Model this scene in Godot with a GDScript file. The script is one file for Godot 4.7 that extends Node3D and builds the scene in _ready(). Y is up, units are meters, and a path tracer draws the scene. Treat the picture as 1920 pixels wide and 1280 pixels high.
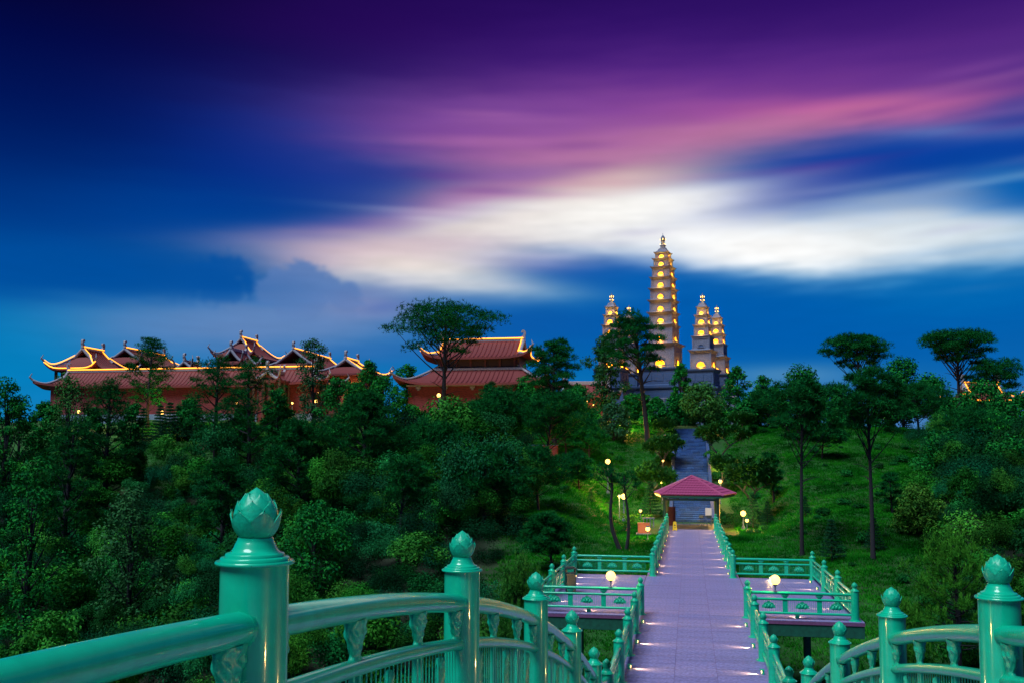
extends Node3D
# Dusk over a hillside temple seen from an arched footbridge. Metres; the walkway deck is y = 0 and runs along -z.

var M := {}          # materials
var used := {}       # names in use
var rng := RandomNumberGenerator.new()
var wob := FastNoiseLite.new()
var banks := []
var puffs := []


class MB:            # collects triangles (given counter-clockwise as seen from outside) into one mesh
	var v := PackedVector3Array()
	var n := PackedVector3Array()
	var c := PackedColorArray()
	var col := Color.WHITE
	var tinted := false

	func tri(a: Vector3, b: Vector3, d: Vector3) -> void:
		var k := (b - a).cross(d - a).normalized()
		v.append(a); v.append(d); v.append(b)
		n.append(k); n.append(k); n.append(k)
		if tinted:
			c.append(col); c.append(col); c.append(col)

	func tri_n(a: Vector3, b: Vector3, d: Vector3, na: Vector3, nb: Vector3, nd: Vector3) -> void:
		v.append(a); v.append(d); v.append(b)
		n.append(na); n.append(nd); n.append(nb)
		if tinted:
			c.append(col); c.append(col); c.append(col)

	func quad(a: Vector3, b: Vector3, d: Vector3, e: Vector3) -> void:
		tri(a, b, d)
		tri(a, d, e)

	func quad_n(a: Vector3, b: Vector3, d: Vector3, e: Vector3, na: Vector3, nb: Vector3, nd: Vector3, ne: Vector3) -> void:
		tri_n(a, b, d, na, nb, nd)
		tri_n(a, d, e, na, nd, ne)

	func box(at: Vector3, s: Vector3, turn := 0.0, bev := 0.0) -> void:
		xbox(Transform3D(Basis(Vector3.UP, turn), at), s, bev)

	func xbox(x: Transform3D, s: Vector3, bev := 0.0) -> void:
		var h := s * 0.5
		if bev <= 0.0:
			var p := []
			for i in 8:
				p.append(x * Vector3(h.x if i & 1 else -h.x, h.y if i & 2 else -h.y, h.z if i & 4 else -h.z))
			quad(p[0], p[2], p[3], p[1])
			quad(p[5], p[7], p[6], p[4])
			quad(p[4], p[6], p[2], p[0])
			quad(p[1], p[3], p[7], p[5])
			quad(p[2], p[6], p[7], p[3])
			quad(p[0], p[1], p[5], p[4])
			return
		var g := h - Vector3(bev, bev, bev)
		for ax in 3:
			for sg in [-1.0, 1.0]:
				var u := (ax + 1) % 3
				var w := (ax + 2) % 3
				var q := []
				for k in [[-1.0, -1.0], [1.0, -1.0], [1.0, 1.0], [-1.0, 1.0]]:
					var t := Vector3.ZERO
					t[ax] = sg * h[ax]
					t[u] = k[0] * g[u]
					t[w] = k[1] * g[w]
					q.append(x * t)
				if sg > 0.0:
					quad(q[0], q[1], q[2], q[3])
				else:
					quad(q[3], q[2], q[1], q[0])
		for ax in 3:                      # chamfers along the edges parallel to ax
			var u := (ax + 1) % 3
			var w := (ax + 2) % 3
			for su in [-1.0, 1.0]:
				for sw in [-1.0, 1.0]:
					var a0 := Vector3.ZERO
					a0[u] = su * h[u]; a0[w] = sw * g[w]; a0[ax] = -g[ax]
					var b0 := Vector3.ZERO
					b0[u] = su * g[u]; b0[w] = sw * h[w]; b0[ax] = -g[ax]
					var a1 := a0
					a1[ax] = g[ax]
					var b1 := b0
					b1[ax] = g[ax]
					if su * sw > 0.0:
						quad(x * a0, x * b0, x * b1, x * a1)
					else:
						quad(x * b0, x * a0, x * a1, x * b1)
		for i in 8:
			var s0 := Vector3(1.0 if i & 1 else -1.0, 1.0 if i & 2 else -1.0, 1.0 if i & 4 else -1.0)
			var ka := x * (Vector3(h.x, g.y, g.z) * s0)
			var kb := x * (Vector3(g.x, h.y, g.z) * s0)
			var kd := x * (Vector3(g.x, g.y, h.z) * s0)
			if s0.x * s0.y * s0.z > 0.0:
				tri(ka, kb, kd)
			else:
				tri(kb, ka, kd)

	func tube(pts: PackedVector3Array, radii: PackedFloat32Array, sides: int, caps := true) -> void:
		var rings := []
		var norms := []
		var side := Vector3.ZERO
		for i in pts.size():
			var t := (pts[mini(i + 1, pts.size() - 1)] - pts[maxi(i - 1, 0)]).normalized()
			if side == Vector3.ZERO:
				side = t.cross(Vector3.UP if absf(t.y) < 0.9 else Vector3.RIGHT).normalized()
			else:
				side = (side - t * side.dot(t)).normalized()
			var up2 := side.cross(t)
			var r := PackedVector3Array()
			var nn := PackedVector3Array()
			var rad := radii[mini(i, radii.size() - 1)]
			for k in sides + 1:
				var a := TAU * k / sides
				var d := side * cos(a) + up2 * sin(a)
				r.append(pts[i] + d * rad)
				nn.append(d)
			rings.append(r)
			norms.append(nn)
		for i in pts.size() - 1:
			var p: PackedVector3Array = rings[i]
			var q: PackedVector3Array = rings[i + 1]
			var pn: PackedVector3Array = norms[i]
			var qn: PackedVector3Array = norms[i + 1]
			for k in sides:
				quad_n(p[k], q[k], q[k + 1], p[k + 1], pn[k], qn[k], qn[k + 1], pn[k + 1])
		if caps:
			var p0: PackedVector3Array = rings[0]
			var p1: PackedVector3Array = rings[-1]
			for k in sides:
				tri(pts[0], p0[k], p0[k + 1])
				tri(pts[-1], p1[k + 1], p1[k])

	func rod(a: Vector3, b: Vector3, r: float, sides := 8) -> void:
		tube(PackedVector3Array([a, b]), PackedFloat32Array([r]), sides)

	func lathe(prof: Array, sides: int, at := Vector3.ZERO, squash := Vector3.ONE) -> void:   # prof: Vector2(radius, y) upwards
		var m := prof.size()
		var seg := []
		for i in m - 1:
			var d: Vector2 = prof[i + 1] - prof[i]
			seg.append(Vector2(d.y, -d.x).normalized() if d.length() > 0.0 else Vector2(1, 0))
		for i in m - 1:
			var s: Vector2 = seg[i]
			var lo := s
			var hi := s
			if i > 0 and s.dot(seg[i - 1]) > 0.7:
				lo = (s + seg[i - 1]).normalized()
			if i < m - 2 and s.dot(seg[i + 1]) > 0.7:
				hi = (s + seg[i + 1]).normalized()
			for k in sides:
				var a := TAU * k / sides
				var b := TAU * (k + 1) / sides
				var ca := Vector3(cos(a), 0, -sin(a))
				var cb := Vector3(cos(b), 0, -sin(b))
				var r0: float = prof[i].x
				var r1: float = prof[i + 1].x
				var y0 := Vector3(0, prof[i].y, 0)
				var y1 := Vector3(0, prof[i + 1].y, 0)
				var ul := Vector3(0, lo.y, 0)
				var uh := Vector3(0, hi.y, 0)
				if r1 > 0.0:
					tri_n(at + (ca * r0 + y0) * squash, at + (cb * r1 + y1) * squash, at + (ca * r1 + y1) * squash, ca * lo.x + ul, cb * hi.x + uh, ca * hi.x + uh)
				if r0 > 0.0:
					tri_n(at + (ca * r0 + y0) * squash, at + (cb * r0 + y0) * squash, at + (cb * r1 + y1) * squash, ca * lo.x + ul, cb * lo.x + ul, cb * hi.x + uh)

	func plate(poly: PackedVector2Array, depth: float, x: Transform3D) -> void:   # outline in x's XY plane, counter-clockwise, thickness along z
		var id := Geometry2D.triangulate_polygon(poly)
		var f := Vector3(0, 0, depth * 0.5)
		for i in range(0, id.size(), 3):
			var a := Vector3(poly[id[i]].x, poly[id[i]].y, 0)
			var b := Vector3(poly[id[i + 1]].x, poly[id[i + 1]].y, 0)
			var d := Vector3(poly[id[i + 2]].x, poly[id[i + 2]].y, 0)
			if (b - a).cross(d - a).z < 0.0:
				var t := b
				b = d
				d = t
			tri(x * (a + f), x * (b + f), x * (d + f))
			tri(x * (a - f), x * (d - f), x * (b - f))
		for i in poly.size():
			var a := Vector3(poly[i].x, poly[i].y, 0)
			var j := (i + 1) % poly.size()
			var b := Vector3(poly[j].x, poly[j].y, 0)
			quad(x * (a - f), x * (b - f), x * (b + f), x * (a + f))

	func grid(rows: Array, flip := false) -> void:   # rows of points, smooth normals
		var h := rows.size()
		var w: int = rows[0].size()
		var nn := []
		for i in h:
			var r := PackedVector3Array()
			for j in w:
				var du: Vector3 = rows[i][mini(j + 1, w - 1)] - rows[i][maxi(j - 1, 0)]
				var dv: Vector3 = rows[mini(i + 1, h - 1)][j] - rows[maxi(i - 1, 0)][j]
				var k := du.cross(dv).normalized()
				r.append(-k if flip else k)
			nn.append(r)
		for i in h - 1:
			for j in w - 1:
				if flip:
					quad_n(rows[i][j], rows[i + 1][j], rows[i + 1][j + 1], rows[i][j + 1], nn[i][j], nn[i + 1][j], nn[i + 1][j + 1], nn[i][j + 1])
				else:
					quad_n(rows[i][j], rows[i][j + 1], rows[i + 1][j + 1], rows[i + 1][j], nn[i][j], nn[i][j + 1], nn[i + 1][j + 1], nn[i + 1][j])

	func mesh() -> ArrayMesh:
		var a := []
		a.resize(Mesh.ARRAY_MAX)
		a[Mesh.ARRAY_VERTEX] = v
		a[Mesh.ARRAY_NORMAL] = n
		if tinted:
			a[Mesh.ARRAY_COLOR] = c
		var m := ArrayMesh.new()
		m.add_surface_from_arrays(Mesh.PRIMITIVE_TRIANGLES, a)
		return m


class LF:            # leaves and needles
	var v := PackedVector3Array()
	var n := PackedVector3Array()
	var c := PackedColorArray()
	var r := RandomNumberGenerator.new()

	func dir() -> Vector3:
		var z := r.randf_range(-1.0, 1.0)
		var a := r.randf() * TAU
		var k := sqrt(1.0 - z * z)
		return Vector3(k * cos(a), z, k * sin(a))

	func leaf(p: Vector3, out: Vector3, along: Vector3, l: float, w: float, k: Color) -> void:
		var side := out.cross(along).normalized() * w * 0.5
		var m := p + along * l * 0.45
		var t := p + along * l - out * l * 0.12
		var nn := out
		v.append(p); v.append(m + side); v.append(t)
		v.append(p); v.append(t); v.append(m - side)
		for i in 6:
			n.append(nn)
			c.append(k)

	func cloud(at: Vector3, rad: Vector3, count: int, l: float, w: float, ka: Color, kb: Color, hollow := 0.45, droop := 0.2) -> void:
		for i in count:
			var d := dir()
			var q := pow(r.randf(), hollow)
			var p := at + d * rad * q
			var out := (d + dir() * 0.75 + Vector3(0, 0.45, 0)).normalized()
			var al := out.cross(dir()).normalized()
			al = (al + d * 0.35 - Vector3(0, droop, 0)).normalized()
			out = (out - al * out.dot(al)).normalized()
			var s := r.randf_range(0.65, 1.25)
			leaf(p, out, al, l * s, w * s, ka.lerp(kb, r.randf()) * r.randf_range(0.7, 1.25))

	func tufts(at: Vector3, rad: Vector3, count: int, l: float, w: float, ka: Color, kb: Color, needles := 6) -> void:
		for i in count:
			var d := dir()
			if d.y < -0.35:
				d.y *= -0.5
			var p := at + d * rad * pow(r.randf(), 0.42)
			var ax := (d * 0.7 + Vector3(0, 0.75, 0) + dir() * 0.5).normalized()
			var k := ka.lerp(kb, r.randf()) * r.randf_range(0.65, 1.3)
			for j in needles:
				var nd := (ax * 0.75 + dir()).normalized()
				var sd := nd.cross(dir()).normalized() * w
				var nn := sd.cross(nd).normalized()
				v.append(p - sd * 0.5); v.append(p + nd * l * r.randf_range(0.7, 1.2)); v.append(p + sd * 0.5)
				n.append(nn); n.append(nn); n.append(nn)
				c.append(k); c.append(k); c.append(k)

	func mesh() -> ArrayMesh:
		var a := []
		a.resize(Mesh.ARRAY_MAX)
		a[Mesh.ARRAY_VERTEX] = v
		a[Mesh.ARRAY_NORMAL] = n
		a[Mesh.ARRAY_COLOR] = c
		var m := ArrayMesh.new()
		m.add_surface_from_arrays(Mesh.PRIMITIVE_TRIANGLES, a)
		return m


# ---------- naming ----------
func numbered(called: String) -> String:
	used[called] = used.get(called, -1) + 1
	return called if used[called] == 0 else "%s_%03d" % [called, used[called]]


func tag(o: Node3D, label: String, category: String, group := "") -> Node3D:
	o.set_meta("label", label)
	o.set_meta("category", category)
	if group:
		o.set_meta("group", group)
	return o


func thing(called: String, label: String, category: String, at := Vector3.ZERO, turn := 0.0, group := "") -> Node3D:
	var o := Node3D.new()
	o.name = numbered(called)
	o.position = at
	o.rotation.y = turn
	add_child(o)
	tag(o, label, category, group)
	return o


func part(called: String, mesh: Mesh, mat: Material, parent: Node, kind := "") -> MeshInstance3D:
	var o := MeshInstance3D.new()
	o.name = called
	o.mesh = mesh
	o.material_override = mat
	if kind:
		o.set_meta("kind", kind)
	parent.add_child(o, true)
	return o


func struct(called: String, mesh: Mesh, mat: Material) -> MeshInstance3D:
	var o := MeshInstance3D.new()
	o.name = numbered(called)
	o.mesh = mesh
	o.material_override = mat
	o.set_meta("kind", "structure")
	add_child(o)
	return o


func dup(src: Node3D, at: Vector3, turn: float, label: String, scaled := 1.0) -> Node3D:
	var o: Node3D = src.duplicate()
	o.name = numbered(str(src.name).rstrip("0123456789").rstrip("_"))
	add_child(o)
	o.position = at
	o.rotation.y = turn
	o.scale = Vector3.ONE * scaled
	o.set_meta("label", label)
	return o


func omni(at: Vector3, e: float, k: Color, parent: Node, size := 0.1, rng_m := 14.0) -> void:
	var l := OmniLight3D.new()
	l.name = "lamp_light"
	l.position = at
	l.light_energy = e
	l.light_color = k
	l.light_size = size
	l.omni_range = rng_m
	l.omni_attenuation = 2.0
	l.shadow_enabled = true
	parent.add_child(l, true)


# ---------- materials ----------
func lin(r: float, g: float, b: float) -> Color:
	return Color(r, g, b).linear_to_srgb()


func noise_tex(freq: float, lo: Color, hi: Color, seed_n: int, kind := FastNoiseLite.TYPE_SIMPLEX_SMOOTH, size := 512, octaves := 5) -> NoiseTexture2D:
	var f := FastNoiseLite.new()
	f.noise_type = kind
	f.frequency = freq
	f.seed = seed_n
	f.fractal_octaves = octaves
	var t := NoiseTexture2D.new()
	t.width = size
	t.height = size
	t.seamless = true
	t.noise = f
	var g := Gradient.new()
	g.set_color(0, lo)
	g.set_color(1, hi)
	t.color_ramp = g
	return t


func bump_tex(freq: float, seed_n: int, strength := 4.0) -> NoiseTexture2D:
	var f := FastNoiseLite.new()
	f.frequency = freq
	f.seed = seed_n
	var t := NoiseTexture2D.new()
	t.width = 512
	t.height = 512
	t.seamless = true
	t.as_normal_map = true
	t.bump_strength = strength
	t.noise = f
	return t


func mat(called: String, k: Color, rough: float, metal := 0.0) -> StandardMaterial3D:
	var m := StandardMaterial3D.new()
	m.resource_name = called
	m.albedo_color = k
	m.roughness = rough
	m.metallic = metal
	M[called] = m
	return m


func worn(called: String, k: Color, rough: float, freq: float, spread: float, scale_m: float, bump := 0.0) -> StandardMaterial3D:
	var m := mat(called, k, rough)
	m.albedo_texture = noise_tex(freq, Color(1.0 - spread, 1.0 - spread, 1.0 - spread), Color.WHITE, hash(called) % 1000)
	m.uv1_triplanar = true
	m.uv1_world_triplanar = true
	m.uv1_scale = Vector3.ONE / scale_m
	if bump > 0.0:
		m.normal_enabled = true
		m.normal_texture = bump_tex(freq * 2.0, hash(called) % 777, 4.0)
		m.normal_scale = bump
	return m


func foliage_mat(called: String) -> StandardMaterial3D:
	var m := mat(called, Color.WHITE, 0.62)
	m.vertex_color_use_as_albedo = true
	m.cull_mode = BaseMaterial3D.CULL_DISABLED
	m.metallic_specular = 0.12
	m.backlight_enabled = true
	m.backlight = Color(0.35, 0.5, 0.2)
	return m


func glow(called: String, k: Color, e: float) -> StandardMaterial3D:
	var m := mat(called, k, 0.5)
	m.emission_enabled = true
	m.emission = k
	m.emission_energy_multiplier = e
	return m


func brick_tex() -> ImageTexture:
	var im := Image.create(256, 256, false, Image.FORMAT_RGB8)
	var r := RandomNumberGenerator.new()
	r.seed = 5
	im.fill(Color(0.60, 0.52, 0.50))
	for row in 16:
		for k in 8:
			var x := k * 32 + (16 if row % 2 else 0)
			var g := r.randf_range(0.72, 1.0)
			var kk := Color(g, g * r.randf_range(0.92, 1.0), g * r.randf_range(0.9, 1.0))
			im.fill_rect(Rect2i(x + 1, row * 16 + 1, 30 if x < 240 else 15, 14), kk)
			if x >= 240:
				im.fill_rect(Rect2i(0, row * 16 + 1, 15, 14), kk)
	return ImageTexture.create_from_image(im)


func materials() -> void:
	# paint and metal
	var p := worn("green_paint", lin(0.001, 0.45, 0.27), 0.40, 0.02, 0.13, 1.4, 0.03)
	p.metallic_specular = 0.28
	p.clearcoat_enabled = true
	p.clearcoat = 0.6
	p.clearcoat_roughness = 0.07
	p.roughness_texture = noise_tex(0.02, Color(0.75, 0.75, 0.75), Color.WHITE, 55)
	var q := worn("green_casting", lin(0.003, 0.48, 0.29), 0.38, 0.05, 0.25, 0.5, 0.15)
	q.metallic_specular = 0.4
	worn("dark_green_paint", lin(0.003, 0.09, 0.06), 0.45, 0.02, 0.2, 2.0)
	worn("green_steel", lin(0.006, 0.10, 0.065), 0.5, 0.02, 0.25, 2.0)
	worn("deck_board", lin(0.25, 0.24, 0.55), 0.55, 0.03, 0.36, 1.7, 0.08)
	worn("deck_fascia", lin(0.17, 0.06, 0.17), 0.6, 0.03, 0.2, 2.0)
	worn("stone_step", lin(0.04, 0.165, 0.50), 0.7, 0.03, 0.4, 1.5, 0.25)
	worn("stone_floor", lin(0.035, 0.10, 0.24), 0.5, 0.02, 0.25, 2.5, 0.1)
	worn("pagoda_stone", lin(0.15, 0.19, 0.33), 0.8, 0.025, 0.35, 3.0, 0.2)
	worn("base_stone", lin(0.035, 0.10, 0.28), 0.8, 0.03, 0.4, 2.2, 0.3)
	worn("white_trim", lin(0.26, 0.27, 0.36), 0.7, 0.03, 0.25, 2.0)
	worn("pale_plinth", lin(0.13, 0.24, 0.38), 0.8, 0.02, 0.2, 3.0)
	worn("roof_clay", lin(0.19, 0.022, 0.028), 0.7, 0.03, 0.35, 2.2, 0.3)
	worn("gate_tile", lin(0.44, 0.075, 0.20), 0.42, 0.04, 0.3, 1.0)
	worn("dark_timber", lin(0.055, 0.022, 0.02), 0.6, 0.03, 0.3, 1.5)
	worn("red_timber", lin(0.14, 0.028, 0.028), 0.55, 0.03, 0.25, 1.5)
	worn("bark", lin(0.016, 0.018, 0.034), 0.9, 0.05, 0.6, 0.9, 0.6)
	worn("pale_bark", lin(0.10, 0.13, 0.20), 0.85, 0.05, 0.4, 0.7, 0.4)
	var b := mat("brick", lin(0.19, 0.034, 0.046), 0.85)
	b.albedo_texture = brick_tex()
	b.uv1_triplanar = true
	b.uv1_world_triplanar = true
	b.uv1_scale = Vector3(0.5, 0.67, 0.5)
	worn("lamp_metal", lin(0.06, 0.12, 0.22), 0.5, 0.03, 0.2, 1.0)
	worn("bin_metal", lin(0.005, 0.035, 0.035), 0.35, 0.03, 0.3, 0.8)
	mat("yellow_plastic", lin(0.75, 0.50, 0.02), 0.45)
	mat("black_print", lin(0.02, 0.02, 0.02), 0.6)
	worn("red_cabinet", lin(0.30, 0.085, 0.065), 0.6, 0.04, 0.3, 0.7)
	worn("maroon_panel", lin(0.10, 0.010, 0.018), 0.5, 0.03, 0.2, 1.0)
	worn("blue_metal", lin(0.04, 0.12, 0.36), 0.5, 0.03, 0.3, 1.0)
	mat("pale_sign", lin(0.28, 0.36, 0.52), 0.6)
	worn("soil_rock", lin(0.20, 0.12, 0.075), 0.9, 0.05, 0.5, 0.8, 0.6)
	foliage_mat("leaves")
	foliage_mat("needles")
	var g := mat("turf", Color.WHITE, 0.9)
	g.vertex_color_use_as_albedo = true
	g.albedo_texture = noise_tex(0.03, Color(0.45, 0.5, 0.4), Color.WHITE, 31)
	g.uv1_triplanar = true
	g.uv1_world_triplanar = true
	g.uv1_scale = Vector3.ONE / 2.7
	g.normal_enabled = true
	g.normal_texture = bump_tex(0.06, 9, 6.0)
	g.normal_scale = 0.8
	# things that give off light
	glow("lamp_glass", Color(1.0, 0.78, 0.38), 4.5)
	glow("spot_glass", Color(1.0, 0.82, 0.5), 6.0)
	glow("strip_glow", Color(1.0, 0.60, 0.17), 3.0)
	glow("niche_glow", Color(1.0, 0.66, 0.10), 0.85)  # floodlit niche stone: its light is put into the emission colour


# ---------- sky: a gradient by height, banks of cloud drawn out by the wind, and a low cumulus ----------
func bank(az: float, el: float, wide: float, above: float, below: float, tilt: float, r: int, g: int, b: int, dense: float, edge: float) -> void:
	banks.append(PackedFloat32Array([az, el, wide, above, below, tilt, r / 255.0, g / 255.0, b / 255.0, dense, edge]))


func puff(which: int, az: float, el: float, r: float) -> void:
	puffs.append(PackedFloat32Array([which, az, el, r]))


func height_colour(el: float, east: float) -> Vector3:
	var k := stops.size() - 1
	for i in stops.size() - 1:
		if el < stops[i + 1][0]:
			k = i
			break
	var j := mini(k + 1, stops.size() - 1)
	var t := 0.0 if j == k else clampf((el - stops[k][0]) / (stops[j][0] - stops[k][0]), 0.0, 1.0)
	var l: Vector3 = stops[k][1].lerp(stops[j][1], t)
	var r: Vector3 = stops[k][2].lerp(stops[j][2], t)
	return l.lerp(r, east) / 255.0


var stops := [
	[-2.0, Vector3(40, 130, 195), Vector3(60, 130, 190)], [2.0, Vector3(20, 128, 192), Vector3(70, 125, 185)], [5.0, Vector3(0, 125, 188), Vector3(10, 100, 175)],
	[8.0, Vector3(0, 112, 180), Vector3(0, 92, 172)], [10.0, Vector3(0, 82, 160), Vector3(0, 92, 170)], [13.0, Vector3(0, 54, 130), Vector3(0, 80, 170)],
	[16.0, Vector3(0, 34, 106), Vector3(5, 60, 150)], [19.0, Vector3(0, 20, 88), Vector3(70, 50, 135)], [22.0, Vector3(0, 9, 70), Vector3(80, 38, 128)],
	[25.0, Vector3(3, 3, 48), Vector3(50, 18, 105)], [28.0, Vector3(4, 2, 34), Vector3(32, 8, 85)], [45.0, Vector3(22, 26, 84), Vector3(44, 30, 104)], [90.0, Vector3(58, 66, 136), Vector3(58, 66, 136)],
]


func sky_colour(az: float, el: float) -> Color:      # az in degrees right of the camera's heading
	var fold := az if absf(az) <= 90.0 else (180.0 - absf(az)) * signf(az)
	var t := clampf((fold + 28.0) / 56.0, 0.0, 1.0)
	var c := height_colour(el, t * t * (3.0 - 2.0 * t))
	var n := wob.get_noise_2d(az * 5.0, el * 42.0)
	var n2 := wob.get_noise_2d(az * 13.0 + 300.0, el * 110.0)
	if absf(az) < 75.0:
		for k: PackedFloat32Array in banks:
			var dx := absf(az - k[0]) / k[2]
			if dx > 2.6:
				continue
			var dy := el - k[1] - k[5] * (az - k[0])
			var s := k[3] if dy > 0.0 else k[4]
			dy = dy / s + (0.20 * n + 0.10 * n2) * minf(1.0, 0.4 + s)
			if absf(dy) > 2.8:
				continue
			var a := k[9] * exp(-pow(dx, k[10]) - pow(absf(dy), k[10]))
			c = c.lerp(Vector3(k[6], k[7], k[8]), a)
		for which in 2:
			var m := -9.0
			for p: PackedFloat32Array in puffs:
				if p[0] == which:
					m = maxf(m, (p[3] - Vector2(az - p[1], el - p[2]).length()) / (0.42 if which == 0 else 0.2))
			m += (0.9 if which == 0 else 1.6) * n2 + 0.8 * wob.get_noise_2d(az * 90.0, el * 90.0)
			if m > -0.5:
				var fade := smoothstep(7.9, 9.9, el) if which == 0 else clampf((el - 7.5) / 3.0, 0.0, 1.0)
				if which == 0:
					fade *= smoothstep(-21.5, -17.0, az)
				var k := Vector3(0, 78, 160) if which == 0 else Vector3(86, 122, 182)
				c = c.lerp(k / 255.0, (0.72 if which == 0 else 0.85) * clampf(m + 0.5, 0.0, 1.0) * fade)
		var lum := (c.x + c.y + c.z) / 3.0
		c *= 1.0 + 0.05 * n2 * lum
	return Color(c.x, c.y, c.z).srgb_to_linear()


func sky_texture() -> ImageTexture:
	wob.seed = 4
	wob.frequency = 0.02
	wob.fractal_octaves = 3
	clouds()
	var w := 2048
	var h := 1024
	var head := -10.45                     # the camera's heading
	var low := Image.create(128, 64, false, Image.FORMAT_RGBF)
	for y in 64:
		var el := 90.0 - (y + 0.5) * 180.0 / 64.0
		for x in 128:
			var az := wrapf((x + 0.5) * 360.0 / 128.0 - head, -180.0, 180.0)
			low.set_pixel(x, y, sky_colour(az, maxf(el, -2.0)))
	low.resize(w, h, Image.INTERPOLATE_BILINEAR)
	var x0 := int((head - 46.0) / 360.0 * w)
	var x1 := int((head + 46.0) / 360.0 * w)
	for y in range(int((90.0 - 34.0) / 180.0 * h), int((90.0 + 1.0) / 180.0 * h)):
		var el := 90.0 - (y + 0.5) * 180.0 / h
		for x in range(x0, x1):
			low.set_pixel(posmod(x, w), y, sky_colour((x + 0.5) * 360.0 / w - head, el))
	return ImageTexture.create_from_image(low)


func clouds() -> void:
	var r := RandomNumberGenerator.new()
	r.seed = 14
	bank(6.2, 24.5, 20.1, 3.35, 3.35, -0.040, 48, 16, 104, 0.85, 2)
	bank(-8.5, 24.9, 9.7, 2.21, 1.66, 0.059, 34, 6, 84, 0.60, 2)
	bank(13.4, 21.5, 16.1, 2.26, 2.26, -0.062, 92, 42, 138, 0.80, 2)
	bank(-17.0, 13.9, 9.8, 2.66, 2.37, 0.073, 0, 74, 162, 0.55, 2.2)
	bank(-12.8, 17.1, 8.0, 3.24, 2.36, -0.030, 4, 44, 140, 0.70, 2.5)
	bank(9.3, 19.9, 17.1, 1.75, 1.75, -0.024, 146, 72, 156, 0.85, 2)
	bank(-2.0, 19.2, 9.8, 2.08, 1.78, 0.012, 126, 74, 158, 0.85, 2.2)
	bank(3.9, 18.0, 11.0, 1.80, 1.80, 0.028, 168, 96, 162, 0.80, 2)
	bank(20.6, 19.3, 7.4, 0.61, 0.83, -0.066, 200, 98, 158, 0.85, 2)
	bank(15.5, 18.8, 10.0, 0.69, 0.80, 0.031, 200, 120, 158, 0.65, 2)
	bank(8.4, 17.4, 10.2, 1.31, 1.31, 0.054, 196, 132, 160, 0.80, 2)
	bank(-8.7, 15.6, 5.4, 1.82, 1.39, -0.054, 26, 60, 150, 0.60, 2)
	bank(6.1, 16.2, 10.6, 0.91, 1.21, 0.067, 228, 188, 180, 0.85, 2.2)
	bank(-3.3, 14.9, 6.1, 1.35, 1.04, 0.283, 172, 112, 168, 0.80, 2)
	bank(-8.7, 13.5, 7.3, 0.74, 0.67, 0.114, 122, 98, 166, 0.75, 2)
	bank(-0.0, 16.7, 4.2, 0.49, 0.42, 0.039, 130, 86, 164, 0.50, 2)
	bank(7.1, 14.7, 10.2, 1.16, 1.71, 0.067, 252, 251, 246, 0.98, 3)
	bank(-1.0, 13.7, 8.7, 1.24, 2.17, 0.198, 228, 212, 204, 0.93, 2.6)
	bank(-8.4, 12.1, 9.2, 0.99, 1.42, 0.032, 196, 162, 186, 0.92, 2.6)
	bank(-4.2, 11.2, 7.4, 1.44, 1.56, -0.033, 236, 224, 214, 0.90, 2.4)
	bank(-5.2, 10.6, 4.2, 0.63, 0.75, -0.031, 252, 244, 234, 0.70, 2)
	bank(0.6, 10.0, 6.1, 0.69, 0.76, -0.059, 234, 226, 224, 0.85, 2)
	bank(5.1, 13.2, 8.3, 0.93, 1.11, -0.018, 228, 224, 224, 0.85, 2)
	bank(16.9, 12.5, 12.4, 1.55, 2.09, -0.062, 240, 243, 243, 0.97, 3)
	bank(14.5, 12.2, 8.5, 1.93, 1.63, -0.092, 253, 253, 252, 0.97, 2.8)
	bank(25.3, 12.5, 6.9, 1.01, 1.58, -0.141, 220, 230, 236, 0.85, 2.2)
	bank(22.7, 14.4, 7.7, 1.14, 1.14, 0.025, 170, 186, 212, 0.75, 2)
	bank(21.1, 16.5, 8.5, 1.02, 1.31, -0.043, 0, 62, 158, 0.95, 2.2)
	bank(16.7, 15.5, 5.4, 1.35, 1.17, 0.121, 36, 58, 152, 0.92, 2.2)
	bank(25.5, 16.7, 6.4, 0.93, 0.71, -0.108, 8, 66, 162, 0.75, 2)
	bank(26.0, 17.5, 4.7, 0.38, 0.49, -0.086, 122, 138, 194, 0.65, 2)
	bank(28.1, 18.0, 2.3, 0.69, 0.64, 0.054, 40, 62, 150, 0.70, 2)
	bank(28.8, 14.2, 2.7, 0.98, 0.92, -0.238, 0, 92, 176, 0.85, 2)
	bank(5.4, 11.0, 5.7, 1.13, 0.94, -0.075, 40, 86, 170, 0.88, 2.2)
	bank(2.2, 11.5, 3.5, 0.50, 0.44, -0.025, 140, 138, 192, 0.55, 2)
	bank(9.2, 10.3, 5.3, 0.93, 1.06, -0.126, 4, 94, 176, 0.90, 2.2)
	bank(12.3, 8.2, 12.9, 1.86, 2.79, -0.049, 0, 92, 174, 0.95, 3)
	bank(26.0, 9.1, 6.2, 1.02, 1.70, -0.019, 0, 104, 180, 0.85, 2.4)
	bank(-0.7, 8.3, 7.7, 0.82, 1.90, -0.026, 10, 88, 170, 0.88, 2.4)
	bank(-3.2, 9.5, 4.8, 0.50, 0.50, -0.038, 64, 116, 182, 0.65, 2)
	bank(-23.7, 10.3, 8.9, 1.44, 2.02, 0.079, 0, 76, 155, 0.60, 3)
	bank(-19.4, 6.8, 7.4, 1.98, 1.50, 0.044, 74, 126, 186, 0.80, 3)
	bank(-12.6, 8.0, 7.0, 2.04, 1.86, 0.013, 100, 132, 188, 0.85, 2.6)
	bank(-8.6, 8.9, 3.5, 1.25, 0.94, 0.025, 138, 142, 188, 0.75, 2.2)
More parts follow.
